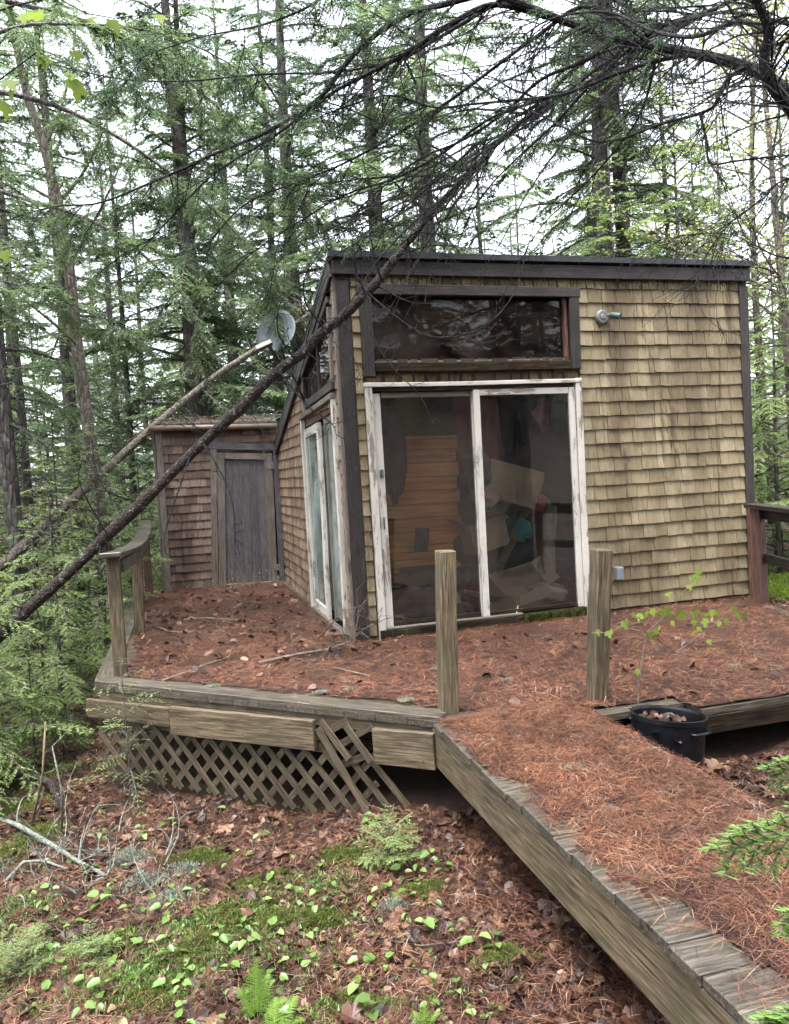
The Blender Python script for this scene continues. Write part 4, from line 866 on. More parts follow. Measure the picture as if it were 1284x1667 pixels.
def leafy(seed, H, r0, nb, leaf, n_leaf, mat, barkm, lo=0.35, size=0.055):
    r = np.random.default_rng(seed); h = np.linspace(0, 1, 14); tr = np.stack([0.25*np.sin(h*3+seed), 0.25*np.cos(h*2.3+seed)-0.25, H*h], -1); tm = MB(); tm.tube(tr, r0*(1-h)**0.7+0.006, 8)
    lm = MB(); tri = []
    for i in range(nb):
        f = lo+(1-lo)*r.random(); s0 = np.array([np.interp(f, h, tr[:, c]) for c in range(3)]); az = r.uniform(0, 6.28); L = (1.1-f)*H*0.32*r.uniform(0.5, 1.1)
        d = np.array([math.cos(az), math.sin(az), r.uniform(0.3, 1.0)]); q = np.linspace(0, 1, 6)[:, None]; ax = s0+d*L*q+np.cumsum(r.normal(0, 0.04*L, (6, 3)), 0)*q; lm.tube(ax, np.linspace(r0*0.28, 0.003, 6), 4, False)
        for j in range(4):
            b0 = ax[2+j % 4]; e = b0+unit(d+r.normal(0, 0.7, 3))*L*0.4; lm.tube([b0, (b0+e)/2+r.normal(0, 0.03, 3), e], [0.005, 0.004, 0.002], 3, False)
            n = n_leaf; k = r.random(n)[:, None]; p = b0+(e-b0)*k+r.normal(0, 0.10, (n, 3)); A = unit(r.normal(size=(n, 3))*np.array([1, 1, 0.5]))*size*r.uniform(0.6, 1.2, (n, 1)); B = unit(np.cross(A, r.normal(size=(n, 3))))*size*0.38
            tri.append(np.stack([p, p+A*0.5+B, p+A], 1)); tri.append(np.stack([p, p+A, p+A*0.5-B], 1))
    return dict(trunk=tm.mesh('trunk', M[barkm], True), crown=crown_mesh(tri, [], lm, mat, barkm))
K['leafy'] = leafy(31, 9, 0.06, 38, None, 14, 'spring_leaf', 'bark_pale')
K['shrub'] = leafy(32, 2.2, 0.015, 30, None, 12, 'spring_leaf', 'bark_pale', 0.1, 0.045)

# ---------------- trees one can pick out in the photograph
def tree_px(kind, name, px, py, Y, sc, label, rz=0.0, group=None, scz=None):
    p = at(px, py, Y); return plant_tree(K[kind], name, p[0], p[1], rz, sc, label, group, scz=scz)
tree_px('tall_a', 'hemlock_tree', 308, 560, 14.0, 0.98, 'thick dark hemlock trunk rising straight behind the shed roof', 0.4)
tree_px('tall_b', 'hemlock_tree', 607, 330, 17.0, 1.0, 'tall hemlock behind the left end of the cabin roof', 1.3)
tree_px('tall_b', 'hemlock_tree', 985, 330, 15.5, 1.15, 'broad trunked tree behind the right half of the cabin roof', 2.9)
tree_px('slim', 'hemlock_tree', 10, 700, 9.0, 1.05, 'dark straight trunk at the left edge of the picture', 0.2)
tree_px('slim', 'hemlock_tree', 34, 700, 10.5, 0.8, 'thinner dark trunk just right of the one at the left edge', 2.2)
tree_px('slim', 'hemlock_tree', 116, 760, 13.0, 1.05, 'slim dark trunk between the left edge and the leaning pale tree', 3.2)
tree_px('slim', 'hemlock_tree', 213, 730, 14.5, 0.8, 'slim trunk behind the left end of the shed', 4.0)
tree_px('slim', 'hemlock_tree', 62, 700, 16, 0.6, 'thin far sapling trunk near the left edge of the picture', 1.0)
tree_px('slim', 'hemlock_tree', 1085, 380, 15, 0.85, 'thin trunk above the right part of the cabin roof', 2.0)
tree_px('slim', 'hemlock_tree', 1128, 380, 19, 0.75, 'faint thin trunk above the right end of the cabin roof', 5.0)
tree_px('leafy', 'slender_tree', 1240, 330, 11, 1.0, 'slender bare pale tree right of the cabin roof', 2.0)
tree_px('leafy', 'slender_tree', 1278, 250, 9.5, 0.9, 'slender crooked tree at the right edge of the picture', 4.0)
tree_px('tall_c', 'hemlock_tree', 455, 600, 18, 1.0, 'dark bushy hemlock seen behind the satellite dish', 4.4)
# the leaning, crooked tree left of the shed
lt = tag(empty('leaning_tree', (0, 0, 0)), 'crooked pale barked tree leaning left beside the shed', 'tree')
pts = np.array([at(*q) for q in ((178, 960, 9.0), (170, 870, 9.0), (150, 740, 9.0), (125, 560, 8.9), (112, 430, 8.8), (95, 330, 8.7), (72, 240, 8.6), (45, 160, 8.5), (25, 70, 8.4), (5, -40, 8.3))])
b = MB(); b.tube(pts, np.linspace(0.085, 0.028, len(pts)), 10); b.build('trunk', M['bark_pale'], lt, True)
r9 = np.random.default_rng(91); b = MB(); lv = []; tws = []
for (q0, q1, q2) in (((112, 430), (180, 330), (215, 210)), ((95, 330), (170, 260), (190, 120)), ((72, 240), (120, 150), (125, 20)), ((125, 560), (60, 500), (10, 470)), ((95, 330), (40, 300), (-20, 260)), ((112, 430), (60, 400), (15, 420))):
    P_ = np.array([at(*q0, 8.8), at(*q1, 8.5+r9.uniform(-.4, .4)), at(*q2, 8.3+r9.uniform(-.6, .6))]); k = np.linspace(0, 1, 8)[:, None]; ax = (1-k)**2*P_[0]+2*k*(1-k)*P_[1]+k*k*P_[2]
    b.tube(ax, np.linspace(0.022, 0.004, 8), 5, False)
    kk = np.linspace(0.2, 1, 26); P2 = np.stack([np.interp(kk, k[:, 0], ax[:, c]) for c in range(3)], -1); T = unit(np.gradient(P2, axis=0)); S = unit(np.cross(T[0], UP)); a_, b_ = sprays(r9, P2, T, S, 0.35*r9.uniform(.3, 1, 26), 0.035, 0.04, 0.012, 1.2, 0.75); lv.append(a_); tws.append(b_)
link('crown', crown_mesh(lv, tws, b, 'hemlock', 'bark_pale'), lt)['kind'] = 'stuff'

# ---------------- the wood behind
taken = []
def far_trees(n, kinds, ylo, yhi, label, group, scl, spread=0.62, name='hemlock_tree', mind=2.2, xlim=None, seed=5):
    r = np.random.default_rng(seed); c = 0; tries = 0
    while c < n and tries < 5000:
        tries += 1
        y = math.sqrt(r.uniform(ylo**2, yhi**2)); x = r.uniform(-spread, spread)*y
        if xlim and not (xlim[0] <= x/y <= xlim[1]): continue
        if any((x-a)**2+(y-b_)**2 < mind**2 for a, b_ in taken): continue
        l = loc((x, y, 0))
        if -2.4 < l[0] < 5.4 and -3 < l[1] < 7.2: continue
        taken.append((x, y)); s = r.uniform(*scl); plant_tree(K[kinds[c % len(kinds)]], name, x, y, r.uniform(0, 6.28), s, label, group); c += 1
far_trees(13, ['tall_a', 'tall_c', 'slim', 'tall_b'], 14, 24, 'hemlock in the wood behind the cabin and shed', 'hemlocks behind the cabin', (0.8, 1.1), seed=51)
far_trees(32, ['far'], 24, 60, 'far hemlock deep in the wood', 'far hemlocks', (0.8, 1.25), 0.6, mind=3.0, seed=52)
far_trees(9, ['leafy'], 12, 30, 'thin tree with pale spring leaves in the wood', 'thin spring trees', (0.8, 1.2), 0.6, 'slender_tree', 2.0, seed=53)
far_trees(24, ['young_c', 'young_b'], 10, 22, 'young hemlock in the understorey behind the buildings', 'understorey hemlocks', (0.9, 1.5), 0.6, 'young_hemlock', 1.2, seed=54)
def near_young(spots, label, group, kinds, name='young_hemlock'):
    for i, (x, y, s) in enumerate(spots): plant_tree(K[kinds[i % len(kinds)]], name, x, y, i*2.1, s, label, group)
near_young([(-3.15, 5.0, .55), (-3.3, 5.6, .8), (-3.9, 6.3, .9), (-3.1, 6.9, .75), (-3.6, 7.6, .9), (-4.5, 7.2, 1.0), (-3.0, 6.1, .5), (-4.2, 5.3, .8), (-4.9, 6.2, .95), (-3.4, 8.8, .9), (-4.4, 9.4, 1.0), (-5.3, 8.6, 1.1), (-5.8, 10.2, 1.2), (-4.9, 11.2, 1.1), (-6.6, 9.2, 1.1), (-3.5, 10.6, .8), (-6.0, 7.6, 1.0), (-3.7, 4.7, .5), (-5.6, 12.6, 1.2), (-7.2, 12, 1.2)], 'bright young hemlock crowding the left side of the deck', 'young hemlocks left of the deck', ['young_a', 'young_b'])
near_young([(4.6, 9.2, 1.1), (5.4, 8.4, .9), (6.0, 9.8, 1.2), (5.1, 11, 1.3), (6.8, 11.2, 1.2), (4.9, 12.8, 1.4), (6.4, 13.4, 1.4), (7.4, 12.8, 1.3), (5.9, 7.4, .6)], 'bright young hemlock right of the cabin', 'young hemlocks right of the cabin', ['young_b', 'young_a', 'young_c'])
near_young([(5.3, 9.6, 1.2), (6.6, 8.8, 1.3), (-5.0, 10.0, 1.1), (-2.9, 11.8, 1.0)], 'small spring-leaved shrub between the young hemlocks', 'spring shrubs', ['shrub'], 'shrub')
# trees and shrubs behind the photographer, seen mirrored in the panes
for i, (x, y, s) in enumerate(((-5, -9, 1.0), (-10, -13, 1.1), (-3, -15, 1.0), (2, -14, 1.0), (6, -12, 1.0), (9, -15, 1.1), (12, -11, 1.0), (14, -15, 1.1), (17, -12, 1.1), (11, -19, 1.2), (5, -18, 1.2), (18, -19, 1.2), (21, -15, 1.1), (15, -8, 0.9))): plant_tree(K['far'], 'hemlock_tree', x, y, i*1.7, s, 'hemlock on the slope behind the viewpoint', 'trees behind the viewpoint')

for i, (x, y, s) in enumerate(((5.0, -6.5, 1.1), (7.5, -8.5, 1.3), (3.4, -8.0, 1.0), (9.0, -6.5, 1.0), (6.2, -10, 1.4))): plant_tree(K['shrub'], 'shrub', x, y, i*1.7, s, 'spring-leaved shrub on the slope behind the viewpoint', 'shrubs behind the viewpoint')
# ================================================================== fallen trunks
def dead_twig(r, mb, p, d, L, r0, depth=1, curl=0.0, n=6):
    P = [np.array(p, float)]; d = unit(np.array(d, float)); bend = r.normal(0, 0.25, 3)
    for i in range(n-1): d = unit(d+bend*0.5+r.normal(0, 0.16, 3)+np.array([0, 0, curl])); P.append(P[-1]+d*L/(n-1))
    mb.tube(P, np.linspace(r0, max(0.0012, r0*0.25), n), 5 if r0 > 0.006 else 3, False)
    if depth > 0:
        for j in range(r.integers(2, 5)):
            k = r.integers(1, n-1); dead_twig(r, mb, P[k], d+r.normal(0, 0.9, 3), L*r.uniform(0.25, 0.55), r0*0.5, depth-1, curl, 5)
    return P
def limb_px(mb, pts, r0, r1, k=8):
    P = np.array([at(*q) for q in pts]); n = len(P)*4; s = np.linspace(0, len(P)-1, n); idx = np.arange(len(P))
    # Catmull-Rom through the given points
    out = []
    for q in s:
        i = min(int(q), len(P)-2); f = q-i; p0, p1, p2, p3 = P[max(i-1, 0)], P[i], P[i+1], P[min(i+2, len(P)-1)]
        out.append(0.5*((2*p1)+(-p0+p2)*f+(2*p0-5*p1+4*p2-p3)*f*f+(-p0+3*p1-3*p2+p3)*f**3))
    out = np.array(out); mb.tube(out, np.linspace(r0, r1, n), k, False); return out
r3 = np.random.default_rng(33)
ft = tag(empty('fallen_tree', (0, 0, 0)), 'dark dead fallen trunk leaning on the cabin roof corner', 'fallen tree')
tb = MB(); axis = limb_px(tb, [(-420, 1395, 5.6), (-250, 1245, 5.65), (-120, 1138, 5.7), (0, 1035, 5.8), (160, 885, 5.95), (400, 655, 6.05), (520, 548, 6.08), (600, 475, 6.12), (690, 362, 6.2), (762, 282, 6.2), (830, 215, 6.1), (922, 152, 5.9), (1060, 70, 5.7), (1202, -5, 5.5), (1330, -70, 5.3)], 0.078, 0.014, 12)
# trunk keeps its girth up to the roof, then thins
tb = MB(); nn = len(axis); kk = np.linspace(0, 1, nn); rad_ = np.interp(kk, [0, 0.45, 0.56, 0.66, 0.8, 1], [0.052, 0.040, 0.030, 0.021, 0.015, 0.008])*(1+0.07*np.sin(kk*90)+0.06*np.sin(kk*231)+0.05*r3.normal(size=nn)); axis = axis+r3.normal(0, 0.006, axis.shape); tb.tube(axis, rad_, 12); tb.build('trunk', M['bark_fallen'], ft, True)
b = MB()
for q in ([(525, 532, 6.05), (499, 497, 5.95), (494, 466, 5.9), (499, 443, 5.9), (514, 422, 5.92), (523, 405, 5.95)], [(484, 590, 6.0), (456, 550, 5.9), (451, 520, 5.85), (457, 492, 5.85), (476, 470, 5.9)], [(600, 478, 6.05), (640, 512, 5.95), (690, 545, 5.9), (735, 548, 5.9), (790, 530, 5.9), (835, 480, 5.95), (858, 405, 6.0), (880, 330, 6.0), (925, 262, 6.0)], [(735, 548, 5.9), (760, 525, 5.85), (775, 560, 5.85)], [(598, 480, 6.05), (605, 545, 5.9), (640, 600, 5.85), (680, 640, 5.85), (705, 690, 5.85)], [(175, 870, 5.9), (145, 820, 5.8), (128, 780, 5.75), (135, 745, 5.75)], [(220, 815, 5.9), (175, 800, 5.8), (155, 760, 5.8), (150, 720, 5.85)], [(455, 605, 6.0), (500, 660, 5.85), (540, 690, 5.8), (548, 715, 5.8)], [(330, 720, 6.0), (365, 780, 5.85), (380, 830, 5.8), (383, 885, 5.8)], [(310, 740, 6.0), (290, 800, 5.85), (268, 870, 5.8), (272, 905, 5.8)], [(595, 478, 6.1), (580, 445, 6.0), (578, 415, 5.95), (595, 385, 5.95)], [(620, 455, 6.1), (610, 420, 6.0), (600, 380, 5.95), (570, 345, 5.9)], [(650, 415, 6.15), (700, 400, 6.0), (760, 395, 6.0), (840, 330, 6.0)]):
    ax = limb_px(b, q, 0.0085 if len(q) > 3 else 0.005, 0.002, 5)
    for j in range(6): dead_twig(r3, b, ax[r3.integers(3, len(ax)-1)], r3.normal(size=3), r3.uniform(0.08, 0.3), 0.003, 1)
for i in range(22):
    j = r3.integers(int(nn*0.12), int(nn*0.6)); d = unit(r3.normal(size=3)*np.array([1, 1, 1])); dead_twig(r3, b, axis[j]+d*0.03, d, r3.uniform(0.05, 0.14), r3.uniform(0.006, 0.012), 0, 0.0, 3)
for i in range(46):
    j = r3.integers(int(nn*0.2), int(nn*0.95)); dead_twig(r3, b, axis[j], np.array([r3.normal(0, 0.8), -0.3+r3.normal(0, 0.6), r3.normal(-0.1, 0.9)]), r3.uniform(0.15, 0.75), r3.uniform(0.003, 0.007), 2, 0.03)
# the bare boughs of its top, sweeping back down to the left
for i in range(34):
    j = int(nn*r3.uniform(0.58, 0.97)); p = axis[j]; L = r3.uniform(0.7, 2.4); d = unit(np.array([-0.75+r3.normal(0, .15), -0.25+r3.normal(0, .3), -0.50+r3.normal(0, .28)])); k_ = np.linspace(0, 1, 8)[:, None]; P_ = p+d*L*k_+np.array([0, 0, 0.22])*L*(k_-k_**2)*r3.uniform(-1, 1.6)+np.cumsum(r3.normal(0, 0.012*L, (8, 3)), 0)*(k_ > 0); b.tube(P_, np.linspace(r3.uniform(0.007, 0.014), 0.002, 8), 5, False)
    for q in range(5): dead_twig(r3, b, P_[r3.integers(2, 8)], d+r3.normal(0, .7, 3), r3.uniform(0.12, 0.5), 0.003, 1)
b.build('dead_branches', M['bark_limb'], ft)['kind'] = 'stuff'
ft2 = tag(empty('fallen_tree', (0, 0, 0)), 'thinner pale fallen trunk slanting behind the shed towards the dish', 'fallen tree')
b = MB(); ax2 = limb_px(b, [(-260, 1100, 7.4), (-120, 1005, 8.0), (0, 922, 8.6), (70, 857, 9.2), (170, 767, 10.0), (255, 690, 10.8), (340, 620, 11.2), (400, 580, 11.3), (450, 548, 11.2), (520, 500, 11), (600, 440, 10.8)], 0.070, 0.030, 10); b.build('trunk', M['bark_pale'], ft2, True)
b = MB()
for i in range(34): dead_twig(r3, b, ax2[r3.integers(8, len(ax2)-1)], np.array([r3.normal(), r3.normal(0, .5), r3.normal(0, 0.9)]), r3.uniform(0.3, 1.3), r3.uniform(0.006, 0.012), 2, 0.02)
b.build('dead_branches', M['bark_pale'], ft2)['kind'] = 'stuff'

# ================================================================== big hemlock standing right of the frame, its limbs hang over the scene
oh = tag(empty('overhanging_hemlock', (3.4, 3.9, float(tz(3.4, 3.9)))), 'big hemlock out of frame whose dark limbs overhang the cabin from the upper right', 'tree')
base_o = np.array([3.4, 3.9, float(tz(3.4, 3.9))])
b = MB(); h = np.linspace(0, 1, 14); b.tube(np.stack([0.12*np.sin(h*5), 0.1*np.cos(h*4)-0.1, 13*h-0.2], -1), 0.24*(1-h)**0.8+0.02, 12); b.build('trunk', M['bark'], oh, True)
r4 = np.random.default_rng(44); lb = MB(); leaves = []; twg = []
LIMBS = [
 ([(1725, -330, 3.95), (1450, -160, 4.6), (1202, -5, 5.4), (1120, 32, 5.3), (1060, 70, 5.2), (992, 98, 5.2), (922, 150, 5.3), (857, 192, 5.4), (790, 255, 5.5), (730, 330, 5.6), (650, 400, 5.7)], 0.020, 0.005, 0.1),
 ([(1120, 32, 5.3), (1060, 60, 5.1), (960, 95, 4.9), (880, 165, 5.0), (800, 215, 5.1), (720, 285, 5.2), (640, 350, 5.3), (560, 380, 5.4)], 0.012, 0.003, 0.2),
 ([(1728, 265, 3.9), (1500, 230, 3.85), (1380, 190, 3.75), (1284, 150, 3.7), (1240, 120, 3.85), (1170, 96, 4.0), (1067, 76, 4.2), (1002, 66, 4.3), (962, 50, 4.35), (882, 20, 4.4), (807, -5, 4.5), (700, -60, 4.6), (560, -120, 4.8)], 0.038, 0.010, 0.15),
 ([(1728, 420, 3.9), (1420, 330, 3.6), (1330, 222, 3.2), (1284, 175, 3.05), (1252, 130, 3.0), (1243, 92, 2.98), (1250, 50, 2.95), (1228, -10, 2.9), (1200, -80, 2.9)], 0.031, 0.013, 0.1),
 ([(962, 50, 4.35), (880, 24, 4.45), (800, 8, 4.5), (725, 45, 4.6), (680, 75, 4.7), (642, 98, 4.75), (590, 125, 4.85), (540, 152, 4.95), (480, 197, 5.1), (440, 226, 5.2), (350, 282, 5.35), (290, 342, 5.5), (220, 418, 5.6)], 0.020, 0.004, 0.75),
 ([(882, 20, 4.4), (800, -8, 4.4), (720, 8, 4.5), (660, 25, 4.55), (600, 66, 4.7), (560, 108, 4.8), (520, 160, 4.9), (455, 203, 5.0), (410, 226, 5.1), (350, 250, 5.2), (300, 274, 5.3), (240, 300, 5.4), (160, 331, 5.6), (90, 336, 5.7), (20, 355, 5.8)], 0.020, 0.005, 0.7),
 ([(1240, 112, 3.95), (1172, 91, 4.05), (1122, 90, 4.1), (1067, 100, 4.15), (1012, 117, 4.2), (942, 145, 4.3), (902, 157, 4.4), (842, 163, 4.5), (767, 170, 4.6), (707, 175, 4.7), (642, 156, 4.8), (590, 165, 4.9), (520, 190, 5.0)], 0.014, 0.004, 0.55),
 ([(1215, 108, 3.9), (1188, 125, 3.9), (1172, 150, 3.92), (1160, 175, 3.95), (1122, 190, 4.0), (1082, 200, 4.05), (1042, 215, 4.1), (1007, 227, 4.2), (967, 230, 4.25), (922, 210, 4.3), (877, 187, 4.4), (807, 160, 4.5), (752, 115, 4.6)], 0.011, 0.004, 0.25),
 ([(1140, 188, 3.9), (1150, 230, 3.9), (1156, 266, 3.9), (1200, 262, 3.85), (1262, 255, 3.8), (1330, 250, 3.75)], 0.007, 0.004, 0.45),
 ([(1067, 78, 4.2), (960, 10, 4.3), (870, 62, 4.6), (735, 162, 4.9), (642, 221, 5.1), (560, 266, 5.3), (500, 291, 5.4), (400, 332, 5.6), (335, 402, 5.75)], 0.013, 0.004, 0.75),
 ([(922, 150, 4.6), (800, 192, 4.9), (720, 250, 5.1), (642, 291, 5.25), (565, 316, 5.4), (495, 356, 5.55), (400, 420, 5.7), (325, 500, 5.8)], 0.010, 0.003, 0.8),
 ([(800, 10, 4.6), (700, 70, 5.0), (642, 100, 5.2), (540, 118, 5.4), (430, 121, 5.6), (300, 132, 5.8), (190, 128, 6.0), (60, 98, 6.2)], 0.012, 0.004, 0.8),
 ([(1002, 66, 4.3), (950, 100, 4.4), (880, 130, 4.5), (820, 185, 4.6), (750, 230, 4.7), (690, 255, 4.8), (642, 290, 4.85), (590, 335, 4.95), (545, 400, 5.0)], 0.012, 0.003, 0.12),
 ([(1122, 30, 4.1), (1050, 60, 4.3), (960, 140, 4.5), (905, 200, 4.7), (850, 250, 4.8), (800, 300, 4.9), (765, 350, 5.0), (745, 400, 5.0)], 0.010, 0.003, 0.05),
 ([(1725, 200, 3.9), (1450, 250, 3.6), (1284, 290, 3.6), (1240, 325, 3.7), (1190, 362, 3.8), (1150, 415, 3.9), (1130, 470, 3.9)], 0.006, 0.002, 0.1),
 ([(1725, -20, 3.9), (1450, 60, 3.6), (1330, 60, 3.5), (1284, 40, 3.6), (1180, 20, 3.9), (1080, 40, 4.2), (990, 30, 4.5), (920, 60, 4.8), (840, 110, 5.0)], 0.012, 0.004, 0.3),
 ([(560, -120, 4.8), (550, -50, 4.7), (520, 0, 4.8), (430, 40, 5.0), (330, 60, 5.3), (240, 90, 5.5), (150, 130, 5.8)], 0.010, 0.003, 0.9),
 ([(1250, 50, 3.0), (1200, 35, 3.2), (1130, 60, 3.4), (1060, 50, 3.7), (990, 20, 3.9), (900, 30, 4.1), (850, 60, 4.3)], 0.012, 0.004, 0.2),
 ([(1725, 330, 3.9), (1450, 420, 3.9), (1284, 420, 3.9), (1230, 400, 4.2), (1180, 380, 4.5), (1100, 385, 4.8), (1040, 400, 5.0)], 0.006, 0.002, 0.05),
 ([(1067, 100, 4.15), (1040, 190, 4.3), (980, 270, 4.5), (920, 330, 4.7), (880, 370, 4.9), (850, 420, 5.0)], 0.008, 0.002, 0.05),
]
for q, ra, rb, fol in LIMBS:
    ax = limb_px(lb, q, ra, rb, 8); n = len(ax); seg = np.linalg.norm(np.diff(ax, axis=0), axis=1); Ltot_ = seg.sum()
    for j in range(int(Ltot_/0.075)):
        i = r4.integers(3, n-1); T = unit(ax[min(i+1, n-1)]-ax[i-1]); d = unit(T*0.9+unit(r4.normal(size=3))*0.75+np.array([0, 0, -0.18])); L = r4.uniform(0.18, 0.75)*(1.15-0.5*i/n); rt = min(0.0055, ra*0.4)
        P = np.array(dead_twig(r4, lb, ax[i], d, L, rt, 1, -0.05))
        if fol > 0.11 and r4.random() < 0.72*fol*(0.2+0.9*i/n):
            kq = np.linspace(0.2, 1, max(4, int(L/0.03))); P2 = np.stack([np.interp(kq, np.linspace(0, 1, len(P)), P[:, c]) for c in range(3)], -1); T2 = unit(np.gradient(P2, axis=0)); S2 = unit(np.cross(T2[0], UP+r4.normal(0, .3, 3)))
            tl = (0.17*(1-kq)**0.5+0.03)*r4.uniform(0.3, 1.1, len(kq)); a_, b_ = sprays(r4, P2, T2, S2, tl, 0.016, 0.024, 0.0065, 1.0, 0.85); leaves.append(a_); twg.append(b_)
offs = Vector(-base_o)
def world_child(name, me, par): o = link(name, me, par); o.location = offs; return o
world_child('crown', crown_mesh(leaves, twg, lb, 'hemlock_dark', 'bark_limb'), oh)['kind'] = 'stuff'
# a hemlock left of the frame whose green sprays hang in front of the shed
def drape(name, label, base_xy, limbs, seed, mat, n_per=9.0):
    r = np.random.default_rng(seed); bx, by = base_xy; bz = float(tz(bx, by)); e = tag(empty(name, (bx, by, bz)), label, 'tree'); t_ = MB(); h = np.linspace(0, 1, 10); t_.tube(np.stack([0*h, 0*h, 12*h-0.2], -1), 0.16*(1-h)**0.8+0.02, 10); t_.build('trunk', M['bark'], e, True)
    lb_ = MB(); lv_ = []; tw_ = []
    for q, ra in limbs:
        ax = limb_px(lb_, q, ra, 0.004, 6); n = len(ax); Lt = np.linalg.norm(np.diff(ax, axis=0), axis=1).sum()
        for j in range(int(Lt*n_per)):
            i = r.integers(2, n); T = unit(ax[min(i, n-1)]-ax[i-2]); d = unit(T*0.7+unit(r.normal(size=3))*np.array([.9, .9, .35])+np.array([0, 0, -0.35])); L = r.uniform(0.3, 0.85)
            P = np.array(dead_twig(r, lb_, ax[min(i, n-1)], d, L, 0.004, 0, -0.12)); kq = np.linspace(0.1, 1, max(5, int(L/0.034))); P2 = np.stack([np.interp(kq, np.linspace(0, 1, len(P)), P[:, c]) for c in range(3)], -1); T2 = unit(np.gradient(P2, axis=0)); S2 = unit(np.cross(T2[0], UP+r.normal(0, .2, 3)))
            a_, b_ = sprays(r, P2, T2, S2, (0.24*(1-kq)**0.5+0.03)*r.uniform(0.3, 1.1, len(kq)), 0.020, 0.034, 0.010, 1.3, 0.88); lv_.append(a_); tw_.append(b_)
    of = Vector((-bx, -by, -bz))
    o = link('crown', crown_mesh(lv_, tw_, lb_, mat, 'bark'), e); o.location = of; o['kind'] = 'stuff'
drape('hemlock_tree', 'hemlock left of the frame with green sprays hanging before the shed', (-5.6, 7.4), [([(-300, 300, 7.4), (-100, 290, 7.3), (60, 330, 7.2), (170, 370, 7.1), (260, 440, 7.0), (330, 520, 6.9)], 0.03), ([(-300, 120, 7.4), (0, 150, 7.4), (150, 200, 7.5), (300, 300, 7.6), (400, 400, 7.6), (440, 480, 7.6)], 0.03), ([(-280, -40, 7.4), (0, 0, 7.6), (200, 60, 7.8), (350, 170, 8.0), (480, 300, 8.2), (540, 400, 8.3)], 0.03), ([(-250, 450, 7.4), (-50, 450, 7.3), (80, 480, 7.2), (200, 540, 7.1)], 0.02), ([(-280, 200, 7.4), (-20, 60, 7.0), (120, 40, 6.8), (280, 60, 6.8), (420, 130, 6.9)], 0.02)], 61, 'hemlock')

# ================================================================== small plants
def lobed(n=5, size=1.0, deep=0.45, seed=0):
    """maple-like leaf outline, stem at the origin, pointing along +x, gently cupped"""
    half = [(0.0, 0.0), (-0.04, 0.16), (0.06, 0.34), (0.20, 0.30), (0.24, 0.36), (0.40, 0.56), (0.44, 0.42), (0.58, 0.44), (0.54, 0.26), (0.62, 0.15), (0.76, 0.20), (0.82, 0.10), (1.0, 0.0)]
    pts = half+[(x, -y) for x, y in half[-2:0:-1]]; c = (0.38, 0.0)
    V = [(c[0], c[1], 0.0)]+[(x, y, 0.10*abs(y)-0.10*(x-0.3)**2) for x, y in pts]; n = len(pts)
    return np.array(V)*size, np.array([[0, 1+i, 1+(i+1) % n] for i in range(n)])
def oval(size=1.0, wd=0.42, cup=0.12, heart=0.0):
    V = [(0, 0, 0), (0.12-heart, wd*0.75, cup*.6), (0.42, wd, cup), (0.78, wd*0.6, cup*.4), (1, 0, -0.05), (0.78, -wd*0.6, cup*.4), (0.42, -wd, cup), (0.12-heart, -wd*0.75, cup*.6), (0.45, 0, 0.0)]
    return np.array(V)*size, np.array([[8, i, (i+1) % 8] for i in range(8)])
lv_maple = npmesh('leaf', *(lambda q: (q[0], [q[1]]))(lobed(size=0.085)), M['maple_leaf'], True)
# maple twig with bright leaves at the upper left, near the camera
mt = tag(empty('maple_twig', at(-60, 40, 3.2)), 'thin maple twig with bright green leaves at the upper left', 'maple branch'); mo = at(-60, 40, 3.2)
b = MB()
for q in ([(-60, 40, 3.2), (20, 10, 3.15), (90, -5, 3.1), (140, 22, 3.05), (185, 30, 3.05), (262, 22, 3.0)], [(-60, 120, 3.2), (0, 130, 3.2), (60, 85, 3.15), (110, 105, 3.1), (135, 130, 3.1)], [(-60, 400, 3.3), (0, 410, 3.25), (30, 425, 3.25), (50, 445, 3.2)]):
    P = np.array([at(*k) for k in q])-mo; b.tube(P, np.linspace(0.004, 0.0015, len(P)), 5, False)
b.build('stem', M['bark_limb'], mt)['kind'] = 'stuff'
r5 = np.random.default_rng(55)
for (x, y, sc_) in ((66, 32, .95), (130, 24, 1.1), (142, 30, .9), (181, 32, .9), (259, 24, .8), (126, 84, .6), (122, 128, 1.25), (116, 120, .7), (62, 90, .8), (72, 92, .7), (10, 132, .9), (5, 166, .9), (8, 12, .7), (20, 148, .6), (6, 408, .7), (30, 426, .7), (40, 22, .8)):
    o = link('leaf', lv_maple, mt); o.location = Vector(at(x, y, 3.08)-mo); o.scale = (sc_,)*3; o.rotation_euler = (r5.normal(0, 0.35), rad(60)+r5.normal(0, 0.3), rad(-90)+r5.normal(0, 0.8))
